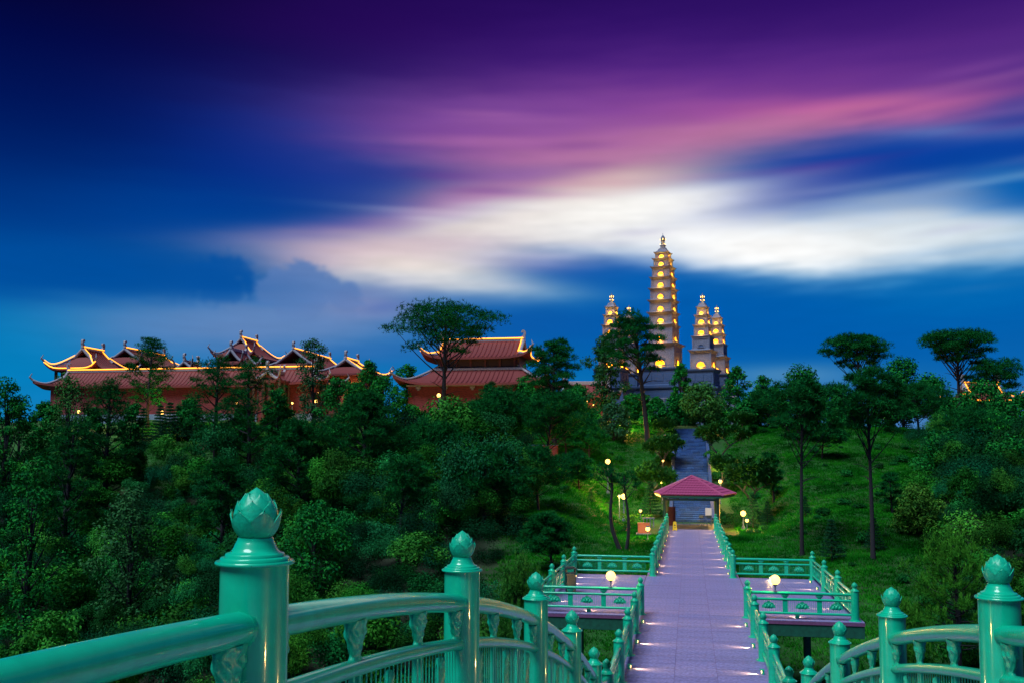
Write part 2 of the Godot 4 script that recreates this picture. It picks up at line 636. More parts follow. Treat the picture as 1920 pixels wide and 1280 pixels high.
	bank(-7.7, 8.9, 1.3, 0.31, 0.34, 0.122, 84, 112, 180, 0.65, 2)
	bank(-26.7, 6.2, 3.1, 1.70, 1.99, 0.057, 0, 128, 190, 0.50, 2.5)
	bank(-8.6, 6.3, 6.9, 0.69, 1.26, 0.019, 44, 104, 178, 0.60, 2)
	bank(16.2, 4.9, 4.7, 0.61, 0.92, -0.022, 92, 144, 188, 0.70, 2)
	bank(-25.0, 9.85, 8.6, 1.6, 1.3, 0.0, 0, 78, 158, 0.7, 3.0)
	for p in [[-20.5, 9.6, 1.3], [-19.0, 9.9, 1.1], [-18.0, 10.2, 1.0], [-17.3, 9.7, 1.1], [-16.6, 9.7, 1.0], [-17.26, 10.62, 0.88], [-16.91, 10.79, 0.69], [-16.32, 10.86, 0.62], [-15.87, 10.52, 0.56], [-15.65, 10.05, 0.53], [-15.51, 9.51, 0.44]]:
		puff(0, p[0], p[1], p[2])
	for p in [[-14.49, 9.64, 0.75], [-13.9, 10.19, 0.75], [-13.15, 10.47, 0.56], [-12.63, 10.95, 0.66], [-11.92, 10.77, 0.53], [-11.45, 10.54, 0.56], [-10.98, 10.1, 0.69], [-9.88, 9.36, 0.94], [-12.66, 9.26, 1.56]]:
		puff(1, p[0], p[1], p[2])
	bank(-16.0, 7.9, 9.5, 1.0, 1.5, 0.01, 100, 136, 188, 0.55, 2.6)
	bank(8.5, 14.9, 8.0, 0.9, 1.1, 0.075, 253, 252, 248, 0.75, 2.6)
	for i in 70:            # fine drawn-out wisps: bright ones in the white cloud, violet ones above it, blue ones below
		var az := r.randf_range(-6.0, 30.0)
		var el := r.randf_range(9.0, 20.5)
		var mid := 12.8 + 0.05 * az
		var k := Vector3(250, 246, 242) if absf(el - mid) < 2.2 else (Vector3(196, 124, 176) if el > mid else Vector3(70, 128, 188))
		if i % 3 == 0:
			k = Vector3(150, 148, 192) if absf(el - mid) < 2.2 else (Vector3(92, 44, 140) if el > mid else Vector3(0, 76, 158))
		bank(az, el, r.randf_range(1.8, 5.5), r.randf_range(0.10, 0.30), r.randf_range(0.10, 0.28), 0.012 * (az - 4.0) / 6.0 + r.randf_range(-0.01, 0.02), int(k.x), int(k.y), int(k.z), r.randf_range(0.10, 0.32), 2.0)


# ---------- the lie of the land ----------
const HILL_AXIS := [[-60, -8], [0, -14], [20, -11.5], [33, -8.5], [45, -5], [58, -1.6], [70, -0.25], [84, -0.1], [88, 0.8], [112, 9.0], [118, 9.4], [420, 9.4], [600, -10], [3000, -40]]
const HILL_NEAR := [[-60, -8], [0, -15], [20, -12], [33, -8], [45, -4.2], [60, -0.8], [75, 1.6], [90, 4.2], [110, 8.6], [116, 9.4], [420, 9.4], [600, -10], [3000, -40]]
const HILL_WEST := [[-60, -16], [0, -22], [40, -13], [80, -5], [98, 0.5], [116, 9.6], [121, 10.3], [420, 10.3], [600, -10], [3000, -40]]
const HILL_EAST := [[-60, -14], [0, -18], [40, -9], [60, -5], [78, -1.5], [95, 3], [110, 7.2], [116, 7.6], [420, 7.6], [600, -10], [3000, -40]]


func along(t: Array, d: float) -> float:
	if d <= t[0][0]:
		return t[0][1]
	for i in t.size() - 1:
		if d < t[i + 1][0]:
			return lerpf(t[i][1], t[i + 1][1], (d - t[i][0]) / float(t[i + 1][0] - t[i][0]))
	return t[-1][1]


func land(x: float, z: float) -> float:
	var d := -z
	var h := lerpf(along(HILL_AXIS, d), along(HILL_NEAR, d), smoothstep(5.0, 11.0, absf(x)))
	h = lerpf(h, along(HILL_WEST, d), smoothstep(18.0, 48.0, -x))
	h = lerpf(h, along(HILL_EAST, d), smoothstep(16.0, 34.0, x))
	return h + wob.get_noise_2d(x * 4.0, z * 4.0) * 0.5 * smoothstep(4.0, 9.0, absf(x))


func on_land(x: float, z: float) -> Vector3:
	return Vector3(x, land(x, z), z)


func in_lawn(x: float, z: float) -> float:      # 1 on mown grass, 0 under the thicket
	var d := -z
	if x < 0.0:
		var edge := -(4.0 + 0.11 * d)
		return maxf(smoothstep(edge - 3.0, edge + 1.0, x), smoothstep(98.0, 103.0, d))
	var edge2 := 1.5 + 0.205 * d
	return 1.0 - smoothstep(edge2 - 1.0, edge2 + 3.0, x)


func terrain() -> void:
	var xs := [-3000.0, -1500.0, -700.0, -350.0, -220.0, -160.0]
	var x := -125.0
	while x <= 62.0:
		xs.append(x)
		x += 1.3
	xs.append_array([80.0, 120.0, 200.0, 350.0, 700.0, 1500.0, 3000.0])
	var ds := [-600.0, -200.0, -60.0, -20.0]
	var d := 0.0
	while d <= 150.0:
		ds.append(d)
		d += 1.3
	ds.append_array([170.0, 200.0, 260.0, 340.0, 420.0, 600.0, 1000.0, 1800.0, 3000.0])
	var v := PackedVector3Array()
	var n := PackedVector3Array()
	var c := PackedColorArray()
	var id := PackedInt32Array()
	for dd: float in ds:
		for xx: float in xs:
			v.append(on_land(xx, -dd))
			var e := 0.6
			n.append(Vector3(land(xx - e, -dd) - land(xx + e, -dd), 2.0 * e, land(xx, -dd - e) - land(xx, -dd + e)).normalized())
			var k := wob.get_noise_2d(xx * 9.0, dd * 9.0)
			var lawn := lin_mix(Color(0.003, 0.150, 0.010), Color(0.012, 0.085, 0.005), k * 1.6 + 0.5)
			c.append(lin_mix(Color(0.012, 0.030, 0.008), lawn, in_lawn(xx, -dd)))
	var w := xs.size()
	for i in ds.size() - 1:
		for j in w - 1:
			var a := i * w + j
			for q in [a, a + w, a + w + 1, a, a + w + 1, a + 1]:
				id.append(q)
	var a := []
	a.resize(Mesh.ARRAY_MAX)
	a[Mesh.ARRAY_VERTEX] = v
	a[Mesh.ARRAY_NORMAL] = n
	a[Mesh.ARRAY_COLOR] = c
	a[Mesh.ARRAY_INDEX] = id
	var m := ArrayMesh.new()
	m.add_surface_from_arrays(Mesh.PRIMITIVE_TRIANGLES, a)
	struct("ground", m, M.turf)


func lin_mix(a: Color, b: Color, t: float) -> Color:
	return a.lerp(b, clampf(t, 0.0, 1.0))


# ---------- walkway, platforms and the arched bridge ----------
const POST_Z := [-19.9, -23.4, -26.7, -30.1, -33.7]
const WEST := -1.7
const EAST := 1.88


func arch(d: float) -> float:               # height of the arched deck at a distance d from its crown
	return maxf(3.86 - 0.0113 * d * d, 0.0)


func boards(x0: float, x1: float, z0: float, z1: float, seams: Array, m: MB) -> void:   # composite boards laid across, in lengths between the seams
	var z := z0
	var r := RandomNumberGenerator.new()
	r.seed = int(absf(x0 * 31.0 + z0 * 17.0))
	while z > z1 + 0.02:
		var w := minf(0.146, z - z1)
		for i in seams.size() + 1:
			var a: float = x0 if i == 0 else seams[i - 1]
			var b: float = x1 if i == seams.size() else seams[i]
			var g := r.randf_range(0.80, 1.10)
			m.col = Color(g, g * r.randf_range(0.97, 1.02), g * r.randf_range(0.97, 1.03))
			var y := r.randf_range(-0.0015, 0.0015)
			var q := 0.003
			var t := 0.024 + y
			var lo := Vector3(a + 0.004, 0, z - w + 0.006)
			var hi := Vector3(b - 0.004, 0, z)
			# top, two eased long edges, ends
			m.quad(Vector3(lo.x, t, hi.z - q), Vector3(hi.x, t, hi.z - q), Vector3(hi.x, t, lo.z + q), Vector3(lo.x, t, lo.z + q))
			m.quad(Vector3(lo.x, t - q, hi.z), Vector3(hi.x, t - q, hi.z), Vector3(hi.x, t, hi.z - q), Vector3(lo.x, t, hi.z - q))
			m.quad(Vector3(lo.x, t, lo.z + q), Vector3(hi.x, t, lo.z + q), Vector3(hi.x, t - q, lo.z), Vector3(lo.x, t - q, lo.z))
			m.quad(Vector3(lo.x, -0.002, hi.z), Vector3(hi.x, -0.002, hi.z), Vector3(hi.x, t - q, hi.z), Vector3(lo.x, t - q, hi.z))
		z -= 0.146


func deck(called: String, x0: float, x1: float, z0: float, z1: float, seams: Array, beams: Array) -> void:
	var base := MB.new()
	base.box(Vector3((x0 + x1) / 2, -0.058, (z0 + z1) / 2), Vector3(x1 - x0, 0.10, z0 - z1))
	var o := struct(called, base.mesh(), M.deck_fascia)
	var b := MB.new()
	b.tinted = true
	boards(x0 + 0.01, x1 - 0.01, z0 - 0.004, z1 + 0.004, seams, b)
	part("deck_boards", b.mesh(), M.deck_tinted, o, "stuff")
	for k in beams:
		var g := MB.new()
		g.box(k[0], k[1], 0.0, 0.008)
		part("steel_beam", g.mesh(), M.green_steel, o)


func decks() -> void:
	var t: StandardMaterial3D = M.deck_board.duplicate()
	t.vertex_color_use_as_albedo = true
	M.deck_tinted = t
	var bm := []
	for x in [-1.55, 0.09, 1.73]:
		bm.append([Vector3(x, -0.31, -46.6), Vector3(0.22, 0.40, 56.0)])
	deck("walkway", -1.98, 2.16, -18.3, -74.6, [-0.42, 0.62], bm)
	for s in [-1.0, 1.0]:
		var x0 := -5.55 if s < 0 else 2.164
		var x1 := -1.984 if s < 0 else 5.60
		var xm := (x0 + x1) / 2
		var side := x0 + 0.12 if s < 0 else x1 - 0.12
		deck("viewing_platform", x0, x1, -33.45, -45.05, [xm], [
			[Vector3(xm, -0.31, -33.57), Vector3(x1 - x0 - 0.02, 0.40, 0.18)], [Vector3(xm, -0.31, -44.9), Vector3(x1 - x0 - 0.02, 0.40, 0.18)], [Vector3(side, -0.315, -39.25), Vector3(0.18, 0.38, 11.0)], [Vector3(xm, -0.315, -39.25), Vector3(0.18, 0.38, 11.0)]])
	# the arched deck that the camera stands on
	var rows := []
	var under := []
	for i in 49:
		var z := 18.0 - i * 36.3 / 48.0
		var y := arch(absf(z))
		rows.append(PackedVector3Array([Vector3(-1.95, y, z), Vector3(0.1, y, z), Vector3(2.25, y, z)]))
		under.append(PackedVector3Array([Vector3(-1.95, y - 0.22, z), Vector3(0.1, y - 0.22, z), Vector3(2.25, y - 0.22, z)]))
	var m := MB.new()
	m.grid(rows)
	m.grid(under, true)
	for i in 48:
		for j in [0, 2]:
			var a: Vector3 = rows[i][j]
			var b: Vector3 = rows[i + 1][j]
			var dn := Vector3(0, -0.22, 0)
			if j == 0:
				m.quad(a, b, b + dn, a + dn)
			else:
				m.quad(a + dn, b + dn, b, a)
	struct("arched_bridge_deck", m.mesh(), M.deck_board)
	# steel columns down to the slope
	for k in [[-1.3, -21.0], [1.5, -21.0], [-1.3, -36.0], [1.5, -36.0], [-1.3, -50.0], [1.5, -50.0], [-4.9, -43.6], [4.9, -43.6], [-1.3, 0.0], [1.5, 0.0]]:
		var g := land(k[0], k[1]) - 0.5
		var top := -0.51 if k[1] < -5.0 else 3.62
		var c := MB.new()
		c.lathe([Vector2(0.24, 0), Vector2(0.24, 0.3), Vector2(0.16, 0.34), Vector2(0.16, top - g)], 16)
		var o := struct("bridge_column", c.mesh(), M.green_steel)
		o.position = Vector3(k[0], g, k[1])


# ---------- green railings with lotus-bud posts ----------
var post_mesh := {}
var finial_mesh: ArrayMesh
var bracket_mesh: ArrayMesh
var leaf_mesh: ArrayMesh
var dome_mesh: ArrayMesh


func bud(y: float) -> float:
	var p := [[0.0, 0.060], [0.010, 0.072], [0.03, 0.086], [0.055, 0.094], [0.08, 0.096], [0.11, 0.091], [0.14, 0.078], [0.165, 0.061], [0.185, 0.042], [0.203, 0.020], [0.216, 0.0]]
	for i in p.size() - 1:
		if y <= p[i + 1][0]:
			return lerpf(p[i][1], p[i + 1][1], (y - p[i][0]) / (p[i + 1][0] - p[i][0]))
	return 0.0


func lotus() -> ArrayMesh:
	var m := MB.new()
	var prof := []
	for i in 15:
		var y := 0.216 * i / 14.0
		prof.append(Vector2(bud(y), y))
	m.lathe(prof, 24)
	# rows of petals: foot, length, count, phase, stand-off, outward curl of the tip
	for l in [[0.002, 0.122, 6, 0.0, 0.008, 0.017], [0.070, 0.092, 6, 0.5, 0.005, 0.013], [0.122, 0.070, 6, 0.0, 0.003, 0.008]]:
		for k in l[2]:
			var f: float = TAU * (k + l[3]) / l[2]
			var rows := []
			var inner := []
			for i in 11:
				var t := i / 10.0
				var w: float = 0.56 * pow(1.0 - pow(clampf((t - 0.40) / 0.60, 0.0, 1.0), 1.7), 0.75)
				var y: float = l[0] + l[1] * t
				var row := PackedVector3Array()
				var back := PackedVector3Array()
				for j in 9:
					var u := (j - 4) / 4.0
					var lip := 0.0028 * smoothstep(0.62, 0.95, absf(u)) * smoothstep(0.35, 0.7, t)
					var r: float = bud(minf(y, 0.205)) + l[4] * (0.5 + 0.5 * t) + l[5] * pow(t, 3.0) - 0.0045 * u * u * (1.0 - 0.6 * t) + lip + 0.002 * (1.0 - smoothstep(0.0, 0.2, absf(u))) * smoothstep(0.5, 1.0, t)
					var a: float = f + u * w
					var yy := y - 0.010 * u * u * smoothstep(0.3, 1.0, t)
					row.append(Vector3(r * cos(a), yy, -r * sin(a)))
					back.append(Vector3((r - 0.006) * cos(a), yy, -(r - 0.006) * sin(a)))
				rows.append(row)
				inner.append(back)
			m.grid(rows)
			m.grid(inner, true)
			for i in 10:
				m.quad(rows[i][8], inner[i][8], inner[i + 1][8], rows[i + 1][8])
				m.quad(inner[i][0], rows[i][0], rows[i + 1][0], inner[i + 1][0])
	return m.mesh()


func post(h: float) -> ArrayMesh:
	if post_mesh.has(h):
		return post_mesh[h]
	var b := h - 0.302
	var r := 0.132
	var m := MB.new()
	m.lathe([Vector2(0.20, 0), Vector2(0.20, 0.014), Vector2(0.192, 0.02), Vector2(0.150, 0.022), Vector2(0.146, 0.045), Vector2(r, 0.05), Vector2(r, b), Vector2(0.149, b + 0.002), Vector2(0.153, b + 0.006), Vector2(0.153, b + 0.012), Vector2(0.149, b + 0.017), Vector2(0.134, b + 0.017),
		Vector2(0.133, b + 0.028), Vector2(0.129, b + 0.032), Vector2(0.115, b + 0.033), Vector2(0.114, b + 0.043), Vector2(0.110, b + 0.047), Vector2(0.099, b + 0.048), Vector2(0.090, b + 0.057), Vector2(0.083, b + 0.068), Vector2(0.079, b + 0.079), Vector2(0.074, b + 0.088), Vector2(0.070, b + 0.096), Vector2(0.069, b + 0.104), Vector2(0.062, b + 0.107), Vector2(0.05, b + 0.108)], 32)
	post_mesh[h] = m.mesh()
	return post_mesh[h]


func carved_bracket() -> ArrayMesh:          # acanthus bracket, 1 m tall to be scaled, hanging down from y = 0
	var m := MB.new()
	var rows := []
	for i in 21:
		var t := i / 20.0
		var w := lerpf(0.092, 0.046, smoothstep(0.30, 0.88, t)) + 0.008 * sin(PI * clampf(t / 0.5, 0.0, 1.0)) + (0.014 * smoothstep(0.88, 0.96, t))
		w += 0.006 * absf(sin(t * 11.0))
		var dp := lerpf(0.046, 0.026, smoothstep(0.1, 0.9, t))
		var row := PackedVector3Array()
		for k in 33:
			var a := TAU * k / 32.0
			var fold := 0.16 * cos(a * 8.0 + 2.2 * sin(t * 8.0)) * (0.4 + 0.6 * sin(t * PI))
			var curl := 0.12 * sin(t * 19.0 + 2.0 * absf(cos(a)))
			row.append(Vector3(dp * (1.0 + fold + curl) * sin(a), -t, w * (1.0 + 0.35 * fold) * cos(a)))
		rows.append(row)
	m.grid(rows, true)
	return m.mesh()


func carved_leaf() -> ArrayMesh:             # flame-shaped lotus leaf in relief, 0.46 m tall, in the YZ plane
	var m := MB.new()
	for s in [-1.0, 1.0]:
		var rows := []
		for i in 17:
			var t := i / 16.0
			var w := 0.085 * sin(PI * pow(t, 0.62)) * (1.0 + 0.12 * sin(t * 34.0)) + 0.004
			if t < 0.12:
				w = maxf(w, 0.055)
			var row := PackedVector3Array()
			for j in 9:
				var u := (j - 4) / 4.0
				var relief := 0.026 * (1.0 - u * u) + 0.007 * cos(u * 9.0 + sin(t * 15.0) * 2.0) * (1.0 - absf(u)) + 0.004 * sin(t * 40.0 + absf(u) * 7.0)
				row.append(Vector3(s * maxf(relief, 0.001), 0.46 * t + 0.018 * absf(u), u * w))
			rows.append(row)
		m.grid(rows, s > 0.0)
	return m.mesh()


func dome() -> ArrayMesh:                    # half-open lotus plaque, in the XY plane
	var p := PackedVector2Array()
	for q in [[-0.14, 0.0], [-0.06, -0.022], [0.0, -0.012], [0.06, -0.022], [0.14, 0.0], [0.235, 0.004], [0.205, 0.05], [0.215, 0.095], [0.165, 0.11], [0.15, 0.17], [0.085, 0.175], [0.05, 0.205], [0.0, 0.24], [-0.05, 0.205], [-0.085, 0.175], [-0.15, 0.17], [-0.165, 0.11], [-0.215, 0.095], [-0.205, 0.05], [-0.235, 0.004]]:
		p.append(Vector2(q[0], q[1]))
	var m := MB.new()
	m.plate(p, 0.022, Transform3D())
	for k in [[-0.10, 0.045, 0.075], [0.0, 0.06, 0.085], [0.10, 0.045, 0.075], [-0.05, 0.12, 0.055], [0.05, 0.12, 0.055]]:
		for s in [-1.0, 1.0]:
			m.lathe([Vector2(0.0, -k[2]), Vector2(k[2] * 0.6, -k[2] * 0.5), Vector2(k[2] * 0.7, 0.0), Vector2(k[2] * 0.45, k[2] * 0.6), Vector2(0.0, k[2])], 8, Vector3(k[0], k[1], s * 0.010) , Vector3(1, 1, 0.22))
	return m.mesh()


func railing(label: String, posts: Array, group: String, curved: bool) -> void:
	# posts: [position, height]; rails run from post to post
	var o := thing("railing", label, "railing", posts[0][0], 0.0, group)
	var org: Vector3 = posts[0][0]
	for p in posts:
		var b := part("post", post(p[1]), M.green_paint, o)
		b.position = p[0] - org
		var f := part("lotus_finial", finial_mesh, M.green_casting, b)
		f.position.y = p[1] - 0.199
		f.scale = Vector3(0.90, 0.92, 0.90)
		f.rotation.y = fposmod(p[0].z * 1.7, TAU)
	for i in posts.size() - 1:
		var a: Vector3 = posts[i][0] - org
		var b: Vector3 = posts[i + 1][0] - org
		var ha: float = posts[i][1]
		var hb: float = posts[i + 1][1]
		var flat := b - a
		flat.y = 0.0
		var long := flat.length()
		var run := flat / long
		var turn := atan2(run.x, run.z)
		var pt := func(t: float, ya: float, yb: float) -> Vector3:     # a point of a rail, ya and yb above the post feet
			var q := a.lerp(b, t)
			var y := lerpf(ya, yb, t)
			if curved:
				var z: float = org.z + q.z
				var ideal := 3.86 - 0.0113 * z * z - org.y - (0.10 * clampf((18.0 + z) / 11.0, 0.0, 1.0) if org.x > 0.0 else 0.0)
				if absf(z) < 17.2:
					q.y = ideal
				else:
					q.y = lerpf(a.y, b.y, t) + sin(t * PI) * -0.10
			return q + Vector3(0, y, 0)
		var lev := []
		for hh in [ha, hb]:
			lev.append([0.96, 0.665, 0.14] if hh > 1.4 else [0.85, 0.645, 0.19])
		var names := ["top_rail", "middle_rail", "bottom_rail"]
		for k in 3:
			var pts := PackedVector3Array()
			var n := 12 if curved else 1
			for j in n + 1:
				pts.append(pt.call(float(j) / n, lev[0][k], lev[1][k]))
			var m := MB.new()
			var big: bool = ha > 1.4
			m.tube(pts, PackedFloat32Array([(0.066 if big else 0.052) if k == 0 else 0.044]), 20 if big else 12, false)
			part(names[k], m.mesh(), M.green_paint, o)
			if big and k < 2:                   # weld collars where the rail meets its posts
				for e in [[0, 1], [n, n - 1]]:
					var d: Vector3 = (pts[e[1]] - pts[e[0]]).normalized()
					var w := MB.new()
					var r0 := 0.071 if k == 0 else 0.049
					var at: Vector3 = pts[e[0]] + d * 0.112
					w.tube(PackedVector3Array([at, at + d * 0.009, at + d * 0.018]), PackedFloat32Array([r0, r0 + 0.005, r0 - 0.004]), 20)
					part("weld_collar", w.mesh(), M.green_paint, o)
		var arched: bool = ha > 1.4 and hb > 1.4
		# brackets between the two upper rails, and what stands under them
		for s in ([0.055, 0.335, 0.665, 0.945] if arched else [0.335, 0.665]):
			var top: Vector3 = pt.call(s, lev[0][0], lev[1][0])
			var mid: Vector3 = pt.call(s, lev[0][1], lev[1][1])
			var low: Vector3 = pt.call(s, lev[0][2], lev[1][2])
			var q := part("carved_bracket", bracket_mesh, M.green_casting, o)
			q.position = top - Vector3(0, 0.05, 0)
			q.rotation.y = turn
			q.scale = Vector3(1.0, top.y - mid.y - 0.085, 1.0 if arched else 1.15)
			if s > 0.1 and s < 0.9:
				var m := MB.new()
				var w := 0.026 if arched else 0.17
				for e in ([-0.045, 0.045] if arched else [0.0]):
					m.box(Vector3((mid.x + low.x) / 2, (mid.y + low.y) / 2, (mid.z + low.z) / 2) + run * e, Vector3(0.03, mid.y - low.y - 0.04, w), turn, 0.004)
				part("upright", m.mesh(), M.green_paint, o)
		var sl := MB.new()
		var step := 0.078 if arched else 0.062
		var cnt := int((long - 0.3) / step)
		for j in cnt:
			var t := (0.15 + (j + 0.5) * step) / long
			var hi: Vector3 = pt.call(t, lev[0][1], lev[1][1])
			var lo: Vector3 = pt.call(t, lev[0][2], lev[1][2])
			sl.box((hi + lo) / 2, Vector3(0.006, hi.y - lo.y - 0.05, 0.009), turn)
		part("slats", sl.mesh(), M.green_paint, o, "stuff")
		for s in [0.175, 0.5, 0.825]:
			var lo: Vector3 = pt.call(s, lev[0][2], lev[1][2])
			var hi: Vector3 = pt.call(s, lev[0][1], lev[1][1])
			if arched:
				var q := part("carved_leaf", leaf_mesh, M.green_casting, o)
				q.position = Vector3(lo.x, hi.y - 0.54, lo.z)
				q.rotation.y = turn
			else:
				var q := part("lotus_plaque", dome_mesh, M.green_casting, o)
				q.position = lo.lerp(hi, 0.36)
				q.rotation.y = turn + PI / 2


func railings() -> void:
	finial_mesh = lotus()
	bracket_mesh = carved_bracket()
	leaf_mesh = carved_leaf()
	dome_mesh = dome()
	var g := "green railings along the footbridge"
	var h := 1.27
	var zs := [3.5, 0.0, -3.56, -7.07, -10.6, -13.9, -17.1]
	var ex := [2.05, 2.05, 2.05, 2.05, 2.04, 1.99, 1.94]
	var w := []
	var e := []
	for i in zs.size():
		var dip := 0.10 * clampf((18.0 + zs[i]) / 11.0, 0.0, 1.0)
		w.append([Vector3(-1.68, 3.86 - 0.0113 * zs[i] * zs[i], zs[i]), 1.5])
		e.append([Vector3(ex[i], 3.86 - dip - 0.0113 * zs[i] * zs[i], zs[i]), 1.5])
	w.append([Vector3(WEST, 0.024, POST_Z[0]), h])
	e.append([Vector3(EAST, 0.024, POST_Z[0]), h])
	railing("arched green railing in the left foreground, thick glossy rails curving down to the walkway", w, g, true)
	railing("arched green railing in the right foreground, bright green where lit from below", e, g, true)
	var runs := [[WEST, -5.3, "left"], [EAST, 5.33, "right"]]
	for r in runs:
		var near := []
		for z in POST_Z:
			near.append([Vector3(r[0], 0.024, z), h])
		railing("straight green railing on the %s of the near walkway, between arch and platform" % r[2], near, g, false)
		var side := []
		for p in [[r[0], -33.7], [r[1], -33.7], [r[1], -37.4], [r[1], -41.0], [r[1], -44.8], [r[0], -44.8]]:
			side.append([Vector3(p[0], 0.024, p[1]), h])
		side.remove_at(0)
		side.insert(0, [Vector3(r[0] + (-0.10 if r[0] < 0 else 0.10), 0.024, -33.7), h])
		side.remove_at(side.size() - 1)
		side.append([Vector3(r[0] + (-0.10 if r[0] < 0 else 0.10), 0.024, -44.8), h])
		platform_railing("green railing with lotus plaques round three sides of the %s viewing platform" % r[2], side, g)
		var far := []
		for i in 9:
			far.append([Vector3(r[0], 0.024, -44.8 - i * 3.63), h])
		railing("long green railing on the %s of the far walkway, running up to the pavilion" % r[2], far, g, false)


func platform_railing(label: String, p: Array, g: String) -> void:
	# the two ends butt against posts of the walkway railings, so they carry no post of their own
	railing(label, p, g, false)
	var o := get_child(get_child_count() - 1)
	var posts := []
	for k in o.get_children():
		if str(k.name).begins_with("post"):
			posts.append(k)
	for k in [posts[0], posts[-1]]:
		o.remove_child(k)
		k.free()


# ---------- lamps ----------
const WARM := Color(1.0, 0.74, 0.34)


func street_lamp(label: String, x: float, z: float, h: float, e: float, r := 0.2) -> void:
	var at := on_land(x, z)
	var o := thing("street_lamp", label, "lamp", at, 0.0, "lamps on the hillside")
	var s := clampf(r / 0.2, 0.5, 1.2)
	var p := MB.new()
	p.lathe([Vector2(0.14, -0.3), Vector2(0.14, 0.25), Vector2(0.10, 0.3), Vector2(0.055, 0.36), Vector2(0.042, maxf(h - r - 0.1, 0.4))], 10, Vector3.ZERO, Vector3(s, 1, s))
	part("pole", p.mesh(), M.lamp_metal, o)
	var c := MB.new()
	c.lathe([Vector2(0.0, -0.10), Vector2(0.10, -0.09), Vector2(0.13, -0.04), Vector2(0.13, 0.0), Vector2(0.0, 0.01)], 12, Vector3(0, h - r, 0), Vector3(s, s, s))
	part("lamp_collar", c.mesh(), M.lamp_metal, o)
	var g := SphereMesh.new()
	g.radius = r
	g.height = 2.0 * r
	g.radial_segments = 16
	g.rings = 8
	var b := part("lamp_globe", g, M.lamp_glass, o)
	b.position.y = h
	omni(Vector3(0, h, 0), e * 8.0, WARM, o, r * 0.8, 20.0)


func garden_lamp(label: String, x: float, z: float, h: float, e: float, r := 0.12) -> void:
	var o := thing("garden_lamp", label, "lamp", on_land(x, z), 0.0, "small garden lamps on the slope")
	var p := MB.new()
	p.lathe([Vector2(0.09, -0.2), Vector2(0.09, 0.06), Vector2(0.035, 0.1), Vector2(0.03, h - r)], 8)
	part("pole", p.mesh(), M.lamp_metal, o)
	var c := MB.new()
	c.lathe([Vector2(0.15, h + r * 0.7), Vector2(0.10, h + r * 1.25), Vector2(0.0, h + r * 1.5)], 10)
	part("lamp_cap", c.mesh(), M.lamp_metal, o)
	var g := SphereMesh.new()
	g.radius = r
	g.height = 2.0 * r
	g.radial_segments = 12
	g.rings = 6
	var b := part("lamp_globe", g, M.lamp_glass, o)
	b.position.y = h
	omni(Vector3(0, h, 0), e * 6.0, WARM, o, r * 0.8, 12.0)


func floor_light(label: String, at: Vector3, towards: Vector3, e: float, wide: float) -> void:
	var o := thing("floor_light", label, "floor light", at, atan2(towards.x, towards.z), "low lights along the deck edges")
	var m := MB.new()
	m.box(Vector3(0, 0.05, -0.03), Vector3(0.13, 0.10, 0.06), 0.0, 0.006)
	m.box(Vector3(0, 0.108, -0.01), Vector3(0.15, 0.012, 0.11), 0.0, 0.003)
	part("housing", m.mesh(), M.green_paint, o)
	var q := MB.new()
	q.box(Vector3(0, 0.055, 0.006), Vector3(0.10, 0.05, 0.012), 0.0, 0.002)
	part("lamp_lens", q.mesh(), M.spot_glass, o)
	var l := SpotLight3D.new()
	l.name = "lamp_light"
	l.position = Vector3(0, 0.06, 0.03)
	l.rotation = Vector3(deg_to_rad(-10.0), PI, 0)
	l.light_energy = e
	l.light_color = Color(1.0, 0.80, 0.48)
	l.spot_angle = wide
	l.spot_angle_attenuation = 0.9
	l.spot_range = 8.0
	l.spot_attenuation = 2.0
	l.light_size = 0.03
	l.shadow_enabled = true
	o.add_child(l, true)


func platform_lamp(label: String, at: Vector3) -> void:
	var o := thing("platform_lamp", label, "lamp", at, 0.0, "bright lamps on the platform rails")
	var m := MB.new()
	m.lathe([Vector2(0.07, 0), Vector2(0.07, 0.015), Vector2(0.022, 0.03), Vector2(0.022, 0.17), Vector2(0.06, 0.19), Vector2(0.075, 0.235), Vector2(0.0, 0.237)], 12)
	part("stand", m.mesh(), M.lamp_metal, o)
	var g := SphereMesh.new()
	g.radius = 0.165
	g.height = 0.33
	g.radial_segments = 20
	g.rings = 10
	var b := part("lamp_globe", g, M.lamp_glass, o)
	b.position.y = 0.38
	omni(Vector3(0, 0.38, 0), 2.6, WARM, o, 0.13, 14.0)


